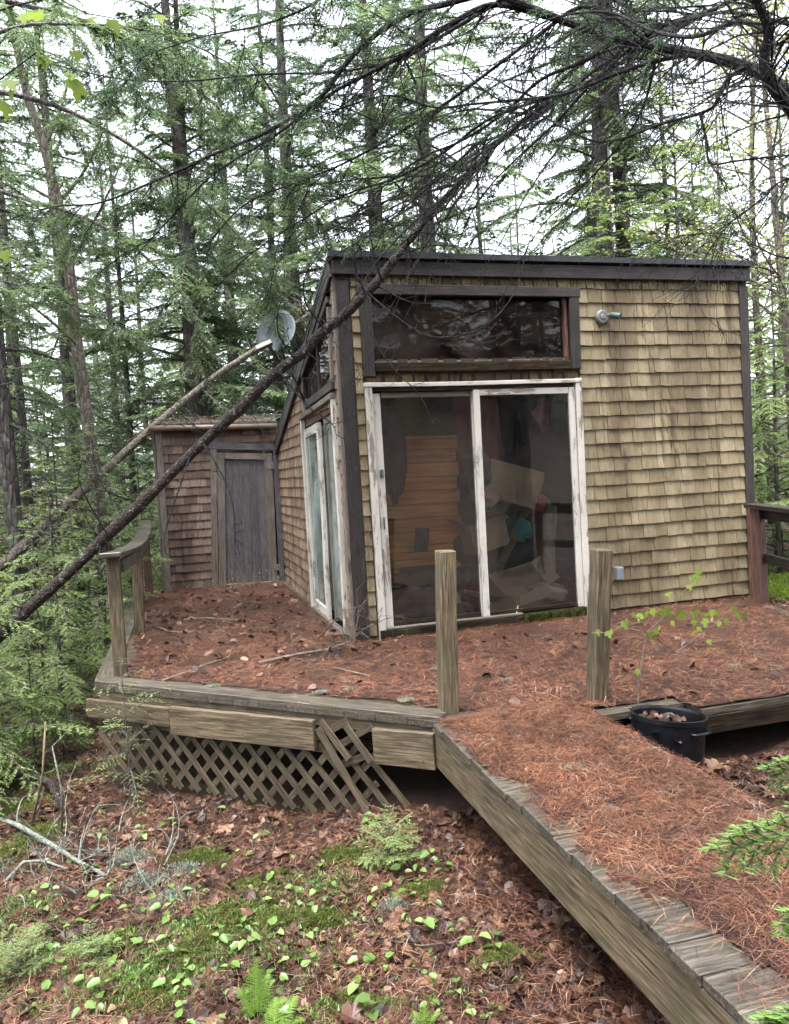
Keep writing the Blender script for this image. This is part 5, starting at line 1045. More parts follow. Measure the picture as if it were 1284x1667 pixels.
# sapling in the tub
sp_o = onz(1040, 1175, -0.05); sap = tag(empty('maple_sapling', sp_o), 'little maple sapling with fresh leaves growing from the black tub', 'sapling'); b = MB()
Y0 = sp_o[1]
for q, ra in (([(1040, 1175, Y0), (1038, 1120, Y0), (1045, 1070, Y0+.02), (1052, 1030, Y0+.05), (1085, 1000, Y0+.1), (1112, 965, Y0+.1), (1135, 932, Y0+.12)], 0.005), ([(1070, 1040, Y0), (1100, 1062, Y0+.05), (1135, 1070, Y0+.08), (1155, 1055, Y0+.1), (1156, 1035, Y0+.1)], 0.005), ([(1052, 1030, Y0+.05), (1010, 1020, Y0+.02), (985, 1030, Y0), (962, 1030, Y0)], 0.003), ([(1100, 1062, Y0), (1130, 1040, Y0+.1), (1165, 1015, Y0+.15), (1210, 970, Y0+.2)], 0.003), ([(1052, 1030, Y0+.05), (1040, 1005, Y0), (1020, 1000, Y0)], 0.003), ([(1155, 1068, Y0+.1), (1200, 1065, Y0+.2), (1250, 1072, Y0+.3)], 0.003)):
    P = np.array([at(*k) for k in q])-sp_o; b.tube(P, np.linspace(ra, 0.0014, len(P)), 5, False)
b.build('stem', M['stick'], sap)['kind'] = 'stuff'
lv_sap = npmesh('leaf', *(lambda q: (q[0], [q[1]]))(lobed(size=0.055)), M['maple_leaf'], True)
spots = [(1000, 1026), (990, 1030), (965, 1030), (972, 1028), (1012, 1015), (1030, 1000), (1042, 1002), (1055, 998), (1062, 994), (1078, 996), (1086, 990), (1090, 1004), (1092, 1014), (1105, 996), (1110, 1000), (1058, 1032), (1060, 1046), (1068, 1028), (1075, 1022), (1125, 998), (1134, 996), (1150, 1002), (1148, 1010), (1160, 996), (1168, 998), (1172, 1014), (1180, 1012), (1134, 1024), (1130, 1030), (1152, 1044), (1128, 1012), (1192, 990), (1200, 1000), (1213, 1000), (1124, 944), (1130, 938), (1136, 930), (1120, 955), (1088, 968), (1038, 1092), (1044, 1000), (1020, 1010)]
for x, y in spots:
    o = link('leaf', lv_sap, sap); o.location = Vector(at(x, y-3, Y0+r5.uniform(-0.05, 0.15))-sp_o); s_ = r5.uniform(0.65, 1.1); o.scale = (s_,)*3; o.rotation_euler = (r5.normal(0, 0.4), rad(62)+r5.normal(0, 0.3), r5.uniform(0, 6.28))
# dead leaves and needles inside the tub
def leaf_bits(r, n, cx, cy, cz, R_, size):
    V = []; Fs = []; k = 0
    for i in range(n):
        a = r.uniform(0, 6.28); q = R_*math.sqrt(r.random()); v, f = oval(size*r.uniform(0.6, 1.3), r.uniform(0.3, 0.5), r.uniform(-0.3, 0.4)); ro = Matrix.Rotation(r.uniform(0, 6.28), 3, 'Z') @ Matrix.Rotation(r.normal(0, 0.5), 3, 'X') @ Matrix.Rotation(r.normal(0, 0.4), 3, 'Y'); v = v@np.array(ro).T; v += np.array([cx+q*math.cos(a), cy+q*math.sin(a), cz+r.uniform(0, 0.05)+(0.06*(1-q/R_))]); V.append(v); Fs.append(f+k); k += len(v)
    return np.concatenate(V), np.concatenate(Fs)
V, Fx = leaf_bits(np.random.default_rng(3), 130, -0.03, 0.0, 0.30, 0.145, 0.06); o = link('leaf_fill', npmesh('leaf_fill', V, [Fx], M['litter']), binn); o['kind'] = 'stuff'

# fir sapling standing right of the walkway, boughs reach into the corner of the view
fx, fy = 1.95, 1.55
fir = tag(empty('fir_sapling', (fx, fy, float(tz(fx, fy)))), 'bright green fir boughs reaching in at the lower right', 'fir'); fo = np.array([fx, fy, float(tz(fx, fy))])
b = MB(); b.tube([(0, 0, -0.1), (0.02, 0, 0.6), (0, 0.02, 1.2), (0.01, 0, 1.7)], [0.022, 0.018, 0.012, 0.004], 8); b.build('trunk', M['bark'], fir, True)
r6 = np.random.default_rng(66); lb = MB(); tri = []
def fir_twig(P, nl):
    P = np.array(P); n = len(P); lb.tube(P-fo, np.linspace(0.0020, 0.0010, n), 5, False)
    L = np.linalg.norm(np.diff(P, axis=0), axis=1).sum(); m = int(L/0.0022); k = np.linspace(0.0, 1, m); X = np.stack([np.interp(k, np.linspace(0, 1, n), P[:, c]) for c in range(3)], -1); T = unit(np.gradient(X, axis=0)); lat = unit(np.cross(T, UP+np.array([0, 0.35, 0])))
    s = np.where(np.arange(m) % 2 == 0, 1.0, -1.0)[:, None]; D = unit(T*0.45+lat*s+r6.normal(0, 0.16, (m, 3))+np.array([0, 0, 0.08])); ln = nl*r6.uniform(0.75, 1.1, (m, 1))*np.minimum(1.0, 0.35+(1-k)*6)[:, None]; Wv = unit(np.cross(D, UP+r6.normal(0, .3, (m, 3))))*0.0015
    tri.append(np.stack([X-Wv, X+Wv, X+D*ln*0.6+Wv*0.8], 1)-fo); tri.append(np.stack([X-Wv, X+D*ln*0.6+Wv*0.8, X+D*ln], 1)-fo); return X
def bough(main, nl=0.024, fan=85):
    M_ = np.array(main, float); n = len(M_); fir_twig([at(*q) for q in M_], nl)
    K_ = int(np.abs(M_[0, 0]-M_[-1, 0])/24)
    for i in range(K_):
        k = 0.25+0.72*(i+0.5)/K_; q = np.array([np.interp(k*(n-1), np.arange(n), M_[:, c]) for c in range(3)]); q2 = np.array([np.interp(min(n-1, k*(n-1)+0.3), np.arange(n), M_[:, c]) for c in range(3)]); d = (q2-q)[:2]; d /= np.hypot(*d)+1e-6; sg = 1 if i % 2 else -1
        e = np.array([d[0]*0.75-sg*d[1]*0.66, d[1]*0.75+sg*d[0]*0.66]); l = fan*(1.12-k)*r6.uniform(0.7, 1.1)+22; P = [(q[0]+e[0]*l*f, q[1]+e[1]*l*f+7*f*f, q[2]-0.04*f*r6.uniform(0, 1.5)) for f in (0, .35, .7, 1)]; fir_twig([at(*p) for p in P], nl)
        for f0, s2 in ((1, 1), (2, -1)):
            p = P[f0]; e2 = np.array([e[0]*0.8-s2*e[1]*0.6, e[1]*0.8+s2*e[0]*0.6]); l2 = l*0.38; fir_twig([at(p[0]+e2[0]*l2*f, p[1]+e2[1]*l2*f+3*f, p[2]-0.01*f) for f in (0, .5, 1)], nl*0.9)
bough([(1560, 1330, 1.50), (1420, 1335, 1.40), (1330, 1345, 1.32), (1270, 1362, 1.26), (1225, 1372, 1.22), (1170, 1392, 1.18)])
bough([(1540, 1240, 1.52), (1420, 1245, 1.46), (1330, 1252, 1.42), (1290, 1252, 1.40), (1252, 1258, 1.38)], 0.018, 40)
bough([(1560, 1480, 1.42), (1440, 1490, 1.34), (1360, 1495, 1.25), (1315, 1500, 1.2), (1282, 1495, 1.18)], 0.022, 50)
bough([(1560, 1640, 1.35), (1420, 1650, 1.22), (1330, 1658, 1.15), (1280, 1664, 1.1), (1250, 1668, 1.08)], 0.022, 50)
for i in range(16):
    z = 0.25+i*0.085; az = i*2.4; d = np.array([math.cos(az), math.sin(az), 0.15]); 
    if d[0] < -0.2: continue
    p0 = fo+np.array([0, 0, z]); fir_twig([p0, p0+d*0.18, p0+d*0.34+np.array([0, 0, -0.03])], 0.02)
for a_, c_ in (((1560, 1330, 1.50), 1.0), ((1540, 1240, 1.52), 1.2), ((1560, 1480, 1.42), 0.8), ((1560, 1640, 1.35), 0.5)):
    e = at(*a_); lb.tube([np.array([0, 0, max(0.1, e[2]-fo[2]-0.05)]), e-fo], [0.006, 0.004], 5, False)
lb.build('limbs', M['stick'], fir)['kind'] = 'stuff'; link('crown', tri_mesh('crown', np.concatenate(tri), M['fir']), fir)['kind'] = 'stuff'

# ferns
def fern(px, py, fr, label):
    p = onz(px, py, -0.5)
    for _ in range(6): p = onz(px, py, float(tz(p[0], p[1])))
    e = tag(empty('fern', p), label, 'fern'); r = np.random.default_rng(px)
    for (az, el, L) in fr:
        d = np.array([math.cos(az)*math.cos(el), math.sin(az)*math.cos(el), math.sin(el)]); k = np.linspace(0, 1, 30); ax = d*(L*k)[:, None]; ax[:, 2] -= 0.55*L*k**2.2*math.cos(el); T = unit(np.gradient(ax, axis=0)); lat = unit(np.cross(T, UP)); V = []; Fs = []; n = 0
        t3 = []
        wv = lat*0.0016
        for i in range(29): t3 += [[ax[i]-wv[i], ax[i]+wv[i], ax[i+1]]]
        for i in range(6, 30):
            l = 0.24*L*math.sin(min(1, (1-k[i])*1.15+0.10)*math.pi*0.60)
            for s in (-1, 1):
                D = unit(lat[i]*s+T[i]*0.30+r.normal(0, 0.08, 3)); q = unit(np.cross(D, np.cross(T[i], lat[i])))
                for j in range(6):
                    c0 = ax[i]+D*l*j/6; wd = 0.017*L*(1-j/7)
                    t3 += [[c0, c0+D*l/5.5, c0+D*l*0.06+q*wd], [c0, c0+D*l*0.06-q*wd, c0+D*l/5.5]]
        link('frond', tri_mesh('frond', np.array(t3), M['fern_leaf']), e)
    return e
fern(420, 1668, [(1.75, 1.25, .22), (1.2, 1.1, .20), (2.7, 1.1, .18), (1.6, 1.42, .25), (.2, .9, .17), (-.9, .8, .15)], 'bright fern clump at the bottom of the forest floor')
fern(446, 1690, [(.8, .95, .19), (.1, .8, .16), (1.5, 1.2, .15)], 'smaller fern frond leaning right beside the fern clump')
fern(690, 1680, [(1.3, 1.3, .11), (.3, 1.0, .10), (2.3, 1.0, .09)], 'small grassy fern at the bottom centre')
def at_ground(px, py):
    p = onz(px, py, -0.5)
    for _ in range(8): p = onz(px, py, float(tz(p[0], p[1])))
    return p
p = at_ground(215, 1315); plant_tree(K['tiny'], 'hemlock_sapling', p[0], p[1], 0.5, 0.98, 'thin hemlock sapling standing in front of the lattice', cat='sapling')
p = at_ground(635, 1405); plant_tree(K['bushlet'], 'hemlock_seedling', p[0], p[1], 0.5, 0.8, 'feathery little hemlock seedling in the middle of the leaf litter', cat='seedling')
p = at_ground(105, 1240); plant_tree(K['tiny'], 'hemlock_sapling', p[0], p[1], 1.5, 0.8, 'small sparse hemlock sapling left of the lattice', cat='sapling')
p = at_ground(150, 1570); plant_tree(K['bushlet'], 'hemlock_seedling', p[0], p[1], 2.5, 0.55, 'low hemlock seedling at the lower left', cat='seedling')
p = at_ground(30, 1600); plant_tree(K['bushlet'], 'hemlock_seedling', p[0], p[1], 3.5, 0.8, 'hemlock seedling in the lower left corner', cat='seedling')
# two-leaved seedlings
seed_meshes = []
for i in range(6):
    r = np.random.default_rng(200+i); V = []; Fs = []; n = 0; nl = [1, 2, 2, 3, 3, 4][i]
    for j in range(nl):
        v, f = oval(r.uniform(0.034, 0.056), 0.36, 0.20, 0.10); a = j*2.3+r.uniform(-.4, .4); ro = Matrix.Rotation(a, 3, 'Z') @ Matrix.Rotation(r.uniform(-0.1, 0.5), 3, 'Y') @ Matrix.Rotation(r.normal(0, .25), 3, 'X'); v = v@np.array(ro).T+np.array([0.012*math.cos(a), 0.012*math.sin(a), 0.025+0.016*j]); V.append(v); Fs.append(f+n); n += len(v)
    st = np.array([(0.001, 0, 0), (-0.001, 0, 0), (0, 0, 0.03+0.012*nl)]); V.append(st); Fs.append(np.array([[n, n+1, n+2]])); seed_meshes.append(npmesh('plantlet', np.concatenate(V), [np.concatenate(Fs)], M['seedling'], True))
r7 = np.random.default_rng(77); cnt = 0; placed = []
while cnt < 285:
    u_ = r7.random()
    if u_ < 0.55: px, py = r7.normal(560, 190), r7.normal(1500, 90)
    elif u_ < 0.8: px, py = r7.uniform(0, 1000), r7.uniform(1330, 1667)
    else: px, py = r7.normal(180, 120), r7.normal(1520, 110)
    if not (0 < px < 1100 and 1320 < py < 1690): continue
    p = at_ground(px, py); l = loc(p)
    if l[0] > -0.22 and l[1] < -2: continue
    if any(np.hypot(p[0]-a, p[1]-b_) < 0.05 for a, b_ in placed): continue
    placed.append((p[0], p[1])); o = link('plantlet', seed_meshes[r7.integers(0, 6)]); o.location = Vector(p)-Vector((0, 0, 0.004)); s_ = r7.choice([0.35, 0.5, 0.7, 0.9, 1.1], p=[.15, .25, .25, .25, .1])*r7.uniform(0.85, 1.15); o.scale = (s_,)*3; o.rotation_euler = (r7.normal(0, .1), r7.normal(0, .1), r7.uniform(0, 6.28)); tag(o, 'small bright green ground plant sprouting through the leaf litter', 'plant', 'green plantlets on the forest floor'); cnt += 1

# ================================================================== litter and needles
def deck_cover(s, t):
    nz = 0.5+0.22*np.sin(5.1*s+3.3*t)+0.18*np.sin(9.7*s-7.1*t+1)+0.12*np.sin(17*s+13*t)
    dl_ = s+1.86; kd = ((s-EA[0])*EN[0]+(t-EA[1])*EN[1]); de = -kd-0.17
    d = np.minimum(dl_, np.where(t < -0.2, de, 9.0)); return sstep(-0.05, 0.16, d+0.10*(nz-0.5))
def walk_cover(s, t):
    nz = 0.5+0.26*np.sin(4.3*s+6.1*t)+0.2*np.sin(8.3*s-11.1*t+1)+0.14*np.sin(21*s+16*t)+0.08*np.sin(37*s-29*t); lim = -0.03+0.05*sstep(-2.8, -3.6, t)+0.10*sstep(-3.7, -5.0, t)
    return sstep(-0.10, 0.12, np.minimum((s+0.02-lim)+0.18*(nz-0.5), 0.80-s+0.05*(nz-0.6)))*sstep(0.02, 0.24, nz+0.22*sstep(-5, -3.6, t))
def in_deck(s, t):
    a = (((s-EA[0])*EN[0]+(t-EA[1])*EN[1]) < 0.01) & (t > -2.38) & (t < -0.045) & (s < 3.9+0.37*t) & (s > -1.98); a &= ~((s > -0.1) & (s < 0.80) & (t < -2.24)); a |= (t >= -0.045) & (t < 4.25) & (s < -0.06) & (s > -1.95); a |= (s > 1.33) & (t > -2.66) & (t <= -2.36) & (s < 2.95); a |= (s > 0.80) & (s <= 1.36) & (t > -2.42) & (t < -2.2)
    return a
def grid_mat(name, s0, s1, t0, t1, cell, cover, inside, parent, zscale):
    S_, T_ = np.meshgrid(np.arange(s0, s1, cell), np.arange(t0, t1, cell)); C_ = cover(S_, T_)*inside(S_, T_); h = C_*zscale*(0.55+0.45*np.sin(11*S_+7*T_)*np.sin(9*T_-5*S_)+0.25*np.sin(41*S_+1)*np.sin(37*T_)); Z = np.where(C_ > 0.02, 0.0035+np.abs(h), 0.0)
    n = S_.shape[1]; V = np.stack([S_, T_, Z], -1).reshape(-1, 3); i = np.arange(S_.shape[0]-1)[:, None]*n; j = np.arange(n-1)[None, :]; Q = np.stack([i+j, i+j+1, i+n+j+1, i+n+j], -1).reshape(-1, 4); Q = Q[(C_.reshape(-1)[Q] > 0.35).all(1)]
    use = np.unique(Q); mp = np.full(len(V), -1); mp[use] = np.arange(len(use)); o = link(name, npmesh(name, V[use], [mp[Q]], M['needle_mat'], True), None); o.location = Vector(P0); o.rotation_euler = (0, 0, TH); return o
tag(grid_mat('needle_carpet', -2.0, 3.95, -2.66, 4.27, 0.028, deck_cover, in_deck, None, 0.016), 'thick carpet of fallen red pine needles on the deck', 'pine needles', kind='stuff')
tag(grid_mat('needle_carpet', -0.06, 0.80, -6.5, -2.24, 0.022, walk_cover, lambda s, t: np.ones_like(s), None, 0.014), 'drift of fallen pine needles on the walkway planks', 'pine needles', kind='stuff')
def needle_mesh(name, r, X, L, wd, zj, mat='needle'):
    n = len(X); a = r.uniform(0, 2*np.pi, n); d = np.stack([np.cos(a), np.sin(a), r.normal(0, 0.09, n)], -1); p = np.stack([-np.sin(a), np.cos(a), 0*a], -1); l = L*r.uniform(0.6, 1.2, n)[:, None]; cv = r.normal(0, 0.07, n)[:, None]; w_ = p*wd/2
    A = X-d*l/2; Mi = X+p*l*cv*0.5+np.stack([0*a, 0*a, np.abs(r.normal(0, zj, n))], -1); B = X+d*l/2
    V = np.stack([A-w_*.6, A+w_*.6, Mi+w_, Mi-w_, B], 1).reshape(-1, 3); k = np.arange(n)[:, None]*5; return npmesh(name, V, [k+np.array([[0, 1, 2, 3]]), k+np.array([[3, 2, 4]])], M[mat])
r8 = np.random.default_rng(88)
def loc_obj(name, me, label, cat): o = link(name, me); o.location = Vector(P0); o.rotation_euler = (0, 0, TH); return tag(o, label, cat, kind='stuff')
s_ = r8.uniform(-1.98, 3.9, 150000); t_ = r8.uniform(-2.64, 4.25, 150000); ok = in_deck(s_, t_) & (r8.random(150000) < 0.07+0.93*deck_cover(s_, t_)) & ((t_ < 0.6) | (r8.random(150000) < 0.6)); s_, t_ = s_[ok][:66000], t_[ok][:66000]
loc_obj('pine_needles', needle_mesh('pine_needles', r8, np.stack([s_, t_, 0.016+0.016*r8.random(len(s_))*deck_cover(s_, t_)], -1), 0.10, 0.0021, 0.007), 'loose red pine needles scattered over the deck', 'pine needles')
s_ = r8.uniform(-0.06, 0.80, 60000); t_ = -2.24-4.0*r8.random(60000)**1.1; ok = r8.random(60000) < 0.05+0.95*walk_cover(s_, t_); s_, t_ = s_[ok][:34000], t_[ok][:34000]
loc_obj('pine_needles', needle_mesh('pine_needles', r8, np.stack([s_, t_, 0.013+0.022*r8.random(len(s_))*walk_cover(s_, t_)], -1), 0.095, 0.0016, 0.006), 'loose pine needles strewn on the walkway planks', 'pine needles')
MOSS_PX = [(370, 1490, .26, .16), (460, 1500, .24, .14), (300, 1560, .30, .18), (420, 1440, .18, .12), (510, 1500, .18, .10), (250, 1625, .24, .14), (580, 1640, .16, .08), (560, 1395, .16, .12), (330, 1400, .2, .14), (820, 1560, .12, .07), (180, 1540, .2, .14), (690, 1450, .12, .08)]
MOSSY = [(at_ground(a, c)[0], at_ground(a, c)[1], e, f) for a, c, e, f in MOSS_PX]
def mossy(x, y, r):
    k = np.zeros(len(x), bool)
    for cx, cy, rx, ry in MOSSY: k |= (((x-cx)/rx)**2+((y-cy)/ry)**2 < 0.9) & (r.random(len(x)) < 0.68)
    return k
def ground_pts(r, n, ylo, yhi, xs, pw=1.6):
    y = ylo+(yhi-ylo)*r.random(n)**pw; x = r.uniform(-xs, xs, n)*y; l = np.stack([(x-P0[0])*UU[0]+(y-P0[1])*UU[1], (x-P0[0])*VV[0]+(y-P0[1])*VV[1]], -1)
    ok = ~in_deck(l[:, 0], l[:, 1]) & ~((l[:, 0] > -0.1) & (l[:, 1] > 0) & (l[:, 0] < 4)); ok &= ~mossy(x, y, r); x, y = x[ok], y[ok]; return np.stack([x, y, tz(x, y)], -1)
X = ground_pts(r8, 95000, 1.6, 9.0, 0.62, 1.3); X[:, 2] += 0.012+0.022*r8.random(len(X)); tag(link('pine_needles', needle_mesh('pine_needles', r8, X, 0.095, 0.0022, 0.008, 'floor_needle')), 'red pine needles lying on the forest floor', 'pine needles', kind='stuff')
def litter(name, r, X, size, lobes, mat, label):
    n = len(X); v0, f0 = lobed(size=1.0) if lobes else oval(1.0, 0.40, 0.0); m = len(v0)
    Vv = np.repeat(v0[None], n, 0).copy(); sz = size*r.uniform(0.5, 1.25, n); cu = r.normal(0.1, 0.45, n); cu2 = r.normal(0, 0.3, n)
    Vv[:, :, 2] += cu[:, None]*np.abs(v0[None, :, 1])*0.8+cu2[:, None]*(v0[None, :, 0]-0.4)**2*0.9+r.normal(0, 0.03, (n, m)); Vv[:, :, :2] += r.normal(0, 0.02, (n, m, 2)); Vv *= sz[:, None, None]; a = r.uniform(0, 6.28, n); ca, sa = np.cos(a)[:, None], np.sin(a)[:, None]
    tl_ = 0.18 if lobes else 0.32; tx, ty = r.normal(0, tl_, n)[:, None], r.normal(0, tl_, n)[:, None]; x = Vv[..., 0]-0.4*sz[:, None]; y = Vv[..., 1]; z = Vv[..., 2]+tx*x+ty*y
    P_ = np.stack([ca*x-sa*y, sa*x+ca*y, z], -1); P_[..., 2] -= np.minimum(0, P_[..., 2].min(1))[:, None]*0.7; P_ += X[:, None]; k = (np.arange(n)*m)[:, None, None]
    return npmesh(name, P_.reshape(-1, 3), [(f0[None]+k).reshape(-1, 3)], M[mat])
X = ground_pts(r8, 34000, 1.6, 11.0, 0.64, 1.25); X[:, 2] += 0.004; tag(link('leaf_litter', litter('leaf_litter', r8, X, 0.047, False, 'litter', '')), 'wet brown fallen leaves covering the forest floor', 'leaf litter', kind='stuff')
X = ground_pts(r8, 600, 1.8, 8.0, 0.62, 1.4); X[:, 2] += 0.012; tag(link('leaf_litter', litter('leaf_litter', r8, X, 0.095, True, 'litter', '')), 'larger lobed brown leaves on the forest floor', 'leaf litter', kind='stuff')
s_ = r8.uniform(-1.85, 3.8, 2600); t_ = r8.uniform(-2.5, 4.2, 2600); ok = in_deck(s_, t_) & (deck_cover(s_, t_) > 0.5) & ((t_ > -0.6) & (s_ < 0.2) | (r8.random(2600) < 0.3)); X = np.stack([s_[ok], t_[ok], np.full(ok.sum(), 0.022)], -1)
loc_obj('leaf_litter', litter('leaf_litter', r8, X, 0.06, False, 'litter', ''), 'scattered brown leaves on the deck boards', 'leaf litter')
# moss cushions and low green on the floor
def moss(name, label, spots, n_each, mat, bl, cat='moss'):
    tri = []
    for (px, py, rx, ry) in spots:
        c = at_ground(px, py); n = n_each; a = r8.uniform(0, 6.28, n); q = np.minimum(r8.random(n)**0.75*1.15, 1.5)*(1+0.25*r8.normal(size=n)); edge = 0.75+0.25*np.sin(3*a+px); x = c[0]+rx*q*edge*np.cos(a)+r8.normal(0, .015, n); y = c[1]+ry*q*edge*np.sin(a)+r8.normal(0, .015, n); z = tz(x, y)+0.006+0.03*np.clip(1-q**2, -0.3, 1)*(0.6+0.4*np.sin(x*60)*np.sin(y*55)); P_ = np.stack([x, y, z], -1); D = unit(np.stack([r8.normal(0, .7, n), r8.normal(0, .7, n), np.ones(n)], -1)); wv = unit(np.cross(D, r8.normal(size=(n, 3))))*bl*0.22; tri.append(np.stack([P_-wv, P_+wv, P_+D*bl*r8.uniform(.6, 1.3, (n, 1))], 1))
    tag(link(name, tri_mesh(name, np.concatenate(tri), M[mat])), label, cat, kind='stuff')
moss('moss', 'soft green moss cushions among the leaf litter', MOSS_PX, 7500, 'moss', 0.012)
moss('moss', 'bright mossy mound beside the arching dead log at the left', [(20, 1325, .34, .26), (5, 1390, .26, .2), (60, 1360, .2, .16)], 9000, 'moss', 0.016)
moss('low_greenery', 'fine low green growth at the lower left', [(70, 1560, .6, .35), (30, 1480, .4, .3), (160, 1610, .5, .25), (560, 1655, .5, .12), (20, 1200, .6, .45), (90, 1260, .45, .35), (300, 1520, .7, .4), (450, 1560, .7, .4), (520, 1450, .5, .3), (230, 1600, .6, .3)], 1100, 'seedling', 0.020, 'ground cover')
moss('lichen', 'pale grey-green lichen on fallen twigs left of centre', [(235, 1440, .20, .13), (210, 1400, .14, .10), (280, 1465, .16, .10), (300, 1420, .10, .08), (640, 1480, .06, .04)], 1500, 'lichen_bits', 0.02, 'lichen')
# right of the railing: green undergrowth on the far floor
moss('low_greenery', 'yellow-green ground growth beyond the right railing', [(1265, 945, .5, .5), (1280, 925, .7, .6), (1262, 965, .25, .25)], 2500, 'maple_leaf', 0.05, 'ground cover')

# ================================================================== sticks
def stick(name, pts, r0, r1, mat, label, cat='stick', group=None, twigs=0, seed=1, k=6):
    r = np.random.default_rng(seed); o0 = np.array(pts[0]); b = MB(); P = np.array(pts)-o0; b.tube(P, np.linspace(r0, r1, len(P)), k)
    for i in range(twigs): dead_twig(r, b, P[r.integers(1, len(P))], r.normal(size=3)+np.array([0, 0, 0.3]), r.uniform(0.1, 0.35), r0*0.35, 1)
    o = b.build(name, M[mat], None, True); o.location = Vector(o0); return tag(o, label, cat, group)
def gp(px, py, dz=0.0): p = at_ground(px, py); p[2] += dz; return p
stick('dead_log', [gp(-40, 1290, .02), gp(0, 1282, .09), gp(50, 1285, .13), gp(85, 1298, .10), gp(105, 1325, .01)], 0.032, 0.022, 'bark_fallen', 'dark dead log arching over the moss at the left edge', 'log', k=9)
stick('lichen_branch', [gp(-30, 1335, .05), gp(30, 1358, .06), gp(80, 1385, .05), gp(130, 1412, .03), gp(175, 1432, .02)], 0.018, 0.009, 'lichen', 'pale lichen-covered branch lying at the left edge', 'branch', twigs=14, seed=4, k=8)
stick('lichen_branch', [gp(10, 1440, .02), gp(40, 1420, .06), gp(70, 1415, .05), gp(110, 1420, .02)], 0.010, 0.006, 'lichen', 'short pale lichen-covered twig below the longer lichen branch', 'branch', twigs=3, seed=6)
def up_stick(px0, py0, px1, py1, r0, mat, label, seed):
    p = gp(px0, py0); q = at(px1, py1, p[1]-0.05); m_ = (p+q)/2+np.array([0.03, 0, 0]); stick('broken_stem', [p-np.array([0, 0, .03]), m_, q], r0, r0*0.55, mat, label, 'stem', None, 1, seed)
up_stick(50, 1345, 74, 1175, 0.009, 'pale_wood', 'tall broken pale stem standing at the left', 11)
up_stick(100, 1360, 85, 1215, 0.007, 'lichen', 'grey broken stem standing right of the taller pale stem', 12)
up_stick(45, 1340, 70, 1285, 0.007, 'lichen', 'short grey stem leaning at the foot of the broken stems', 13)
db = [W(-0.85, -0.45, .03), W(-0.55, -0.40, .05), W(-0.30, -0.36, .05), W(-0.10, -0.25, .07), W(0.02, -0.12, .12)]
stick('dead_branch', db, 0.016, 0.006, 'stick', 'dead branch with fine twigs lying on the deck by the cabin corner', 'branch', None, 22, 21)
stick('dead_branch', [W(-0.25, 0.25, .03), W(-0.22, 0.0, .16), W(-0.12, -0.12, .30), W(0.02, -0.16, .33), W(0.12, -0.14, .22)], 0.006, 0.002, 'stick', 'thin arched dead twig curling against the cabin corner', 'twig', None, 7, 22)
stick('deck_stick', [onz(255, 1020, .03), onz(275, 1028, .03), onz(300, 1030, .03), onz(330, 1028, .03)], 0.012, 0.006, 'stick', 'dark stick lying on the deck near the left railing', 'stick', None, 3, 23)
stick('deck_stick', [onz(265, 1108, .03), onz(300, 1095, .03), onz(335, 1082, .03), onz(372, 1070, .04), onz(380, 1050, .08)], 0.010, 0.005, 'stick', 'crooked stick lying on the deck behind the front edge', 'stick', None, 2, 24)
stick('deck_stick', [onz(300, 1008, .03), onz(340, 1006, .03), onz(400, 1010, .03)], 0.010, 0.006, 'pale_wood', 'straight pale stick lying across the deck before the shed', 'stick', None, 0, 25)
stick('deck_stick', [onz(545, 1087, .03), onz(570, 1093, .03), onz(602, 1100, .03)], 0.008, 0.005, 'stick', 'short dark stick lying on the deck in front of the cabin corner', 'stick', None, 0, 26)
r2 = np.random.default_rng(222)
for i in range(58):
    s0, t0 = r2.uniform(-1.6, -0.1), r2.uniform(-0.7, 4.1)
    if i > 44: s0, t0 = r2.uniform(0.3, 3.2), r2.uniform(-2.2, -0.3)
    a = r2.uniform(0, 6.28); L = r2.uniform(0.12, 0.5); d = np.array([math.cos(a), math.sin(a)])*L; stick('deck_twig', [W(s0, t0, .028), W(s0+d[0]*.5+r2.normal(0, .03), t0+d[1]*.5+r2.normal(0, .03), .04), W(s0+d[0], t0+d[1], .03)], r2.uniform(.002, .005), .0015, 'stick', 'small dry twig strewn on the needle carpet of the deck', 'twig', 'twigs on the deck', 2, 300+i, 4)
for i in range(40):
    p = gp(r2.uniform(0, 900), r2.uniform(1320, 1660), .012); l = loc(p)
    if l[0] > -0.25 and l[1] < -2: continue
    a = r2.uniform(0, 6.28); L = r2.uniform(0.1, 0.45); d = np.array([math.cos(a), math.sin(a), 0])*L; q = p+d; q[2] = float(tz(q[0], q[1]))+.012; m_ = (p+q)/2+r2.normal(0, .02, 3)*np.array([1, 1, 0.3]); m_[2] = max(m_[2], float(tz(m_[0], m_[1]))+.006); stick('floor_twig', [p, m_, q], r2.uniform(.002, .005), .0015, 'stick', 'small dead twig lying in the leaf litter', 'twig', 'twigs on the forest floor', 1, 400+i, 4)
# small lichen tufts and dead weeds on the deck
for i, (px, py) in enumerate(((660, 1140), (570, 1122), (825, 1108), (345, 1118), (520, 1128), (860, 1012), (935, 1250), (1195, 1085), (710, 1090))):
    p = onz(px, py, 0.02); n = 160; a = r2.uniform(0, 6.28, n); q = 0.03*np.sqrt(r2.random(n)); P_ = np.stack([q*np.cos(a)*1.6, q*np.sin(a), 0*a], -1); D = unit(np.stack([r2.normal(0, .8, n), r2.normal(0, .8, n), np.ones(n)], -1)); wv = unit(np.cross(D, r2.normal(size=(n, 3))))*0.004
    o = link('lichen_tuft', tri_mesh('lichen_tuft', np.stack([P_-wv, P_+wv, P_+D*0.02], 1), M['lichen_bits'])); o.location = Vector(p); tag(o, 'pale tuft of lichen fallen on the needle carpet', 'lichen', 'lichen tufts on the deck')
wd_ = tag(empty('dead_weeds', W(-0.6, 4.0, 0.02)), 'pale dead weed stalks standing before the shed door', 'weeds'); b = MB()
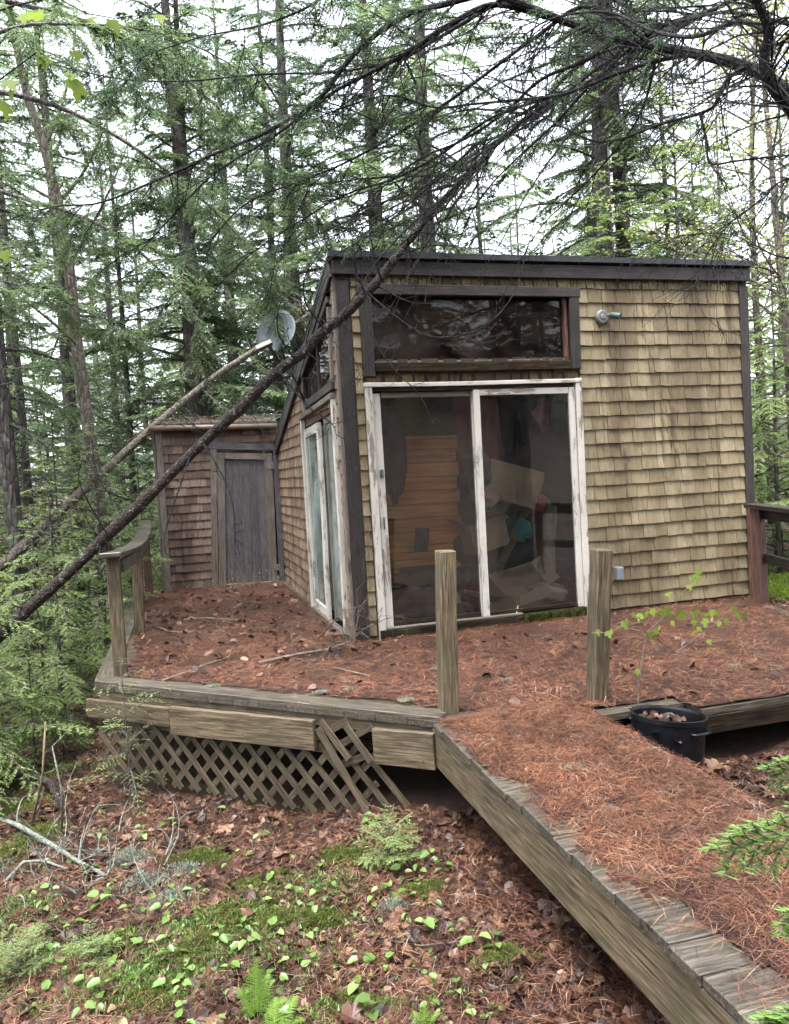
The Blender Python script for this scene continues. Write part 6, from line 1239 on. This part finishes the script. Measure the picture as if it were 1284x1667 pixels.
for i in range(40):
    p = np.array([r2.normal(0, .45), r2.normal(-.1, .15), 0]); b.tube([p, p+np.array([r2.normal(0, .05), 0, .12]), p+np.array([r2.normal(0, .1), r2.normal(0, .05), r2.uniform(.15, .42)])], [.003, .002, .001], 3, False)
b.build('stalks', M['pale_wood'], wd_); n = 220; P_ = np.stack([r2.normal(0, .42, n), r2.normal(-.1, .15, n), np.abs(r2.normal(.05, .1, n))], -1); D = unit(r2.normal(size=(n, 3))); wv = unit(np.cross(D, r2.normal(size=(n, 3))))*.006; link('seed_heads', tri_mesh('seed_heads', np.stack([P_-wv, P_+wv, P_+D*.02], 1), M['lichen_bits']), wd_)

# tangle of grey lichened brush at the left
bp0 = gp(95, 1400); br = tag(empty('brush_tangle', bp0), 'tangle of thin grey lichened twigs around the pale branch at the left', 'brush'); b = MB(); rb_ = np.random.default_rng(909)
for i in range(34):
    p = gp(rb_.uniform(0, 270), rb_.uniform(1350, 1470), rb_.uniform(0.0, 0.05))-bp0; d = rb_.normal(size=3)*np.array([1, 0.7, 0.30])+np.array([0, 0, 0.22]); dead_twig(rb_, b, p, d, rb_.uniform(0.15, 0.5), rb_.uniform(0.002, 0.0045), 1, -0.05)
b.build('twigs', M['lichen'], br)['kind'] = 'stuff'
# nail heads
nm = MB(); nm.tube([(0, 0, 0), (0, -0.003, 0)], [0.0055, 0.0055], 8); nail_me = nm.mesh('nail', M['steel_dark'])
def nail(par, p, rz=0.0): o = link('nail', nail_me, par); o.location = Vector(p); o.rotation_euler = (0, 0, rz); return o
for z in (0.25, 0.62, 1.05, 1.45, 1.9, 2.35, 2.75):
    nail(cabin, (0.085, -0.031, z)); nail(cabin, (0.030, -0.031, z+0.06)); nail(cabin, (3.955, -0.031, z+0.03))
ang = math.atan2(-ED[1], -ED[0])+math.pi
for k, zo in ((0.03, -0.12), (0.03, -0.19), (kx(300), -0.11), (kx(300), -0.20), (kx(405), -0.11), (kx(405), -0.19), (kx(510), -0.10), (kx(510), -0.19), (kx(625), -0.11), (kx(625), -0.22), (0.97, -0.10), (0.97, -0.21)):
    q = el(k, 0.0765 if k < kx(600) and k > kx(290) else 0.0645, zo); nail(deck, q, math.atan2(ED[1], ED[0]))
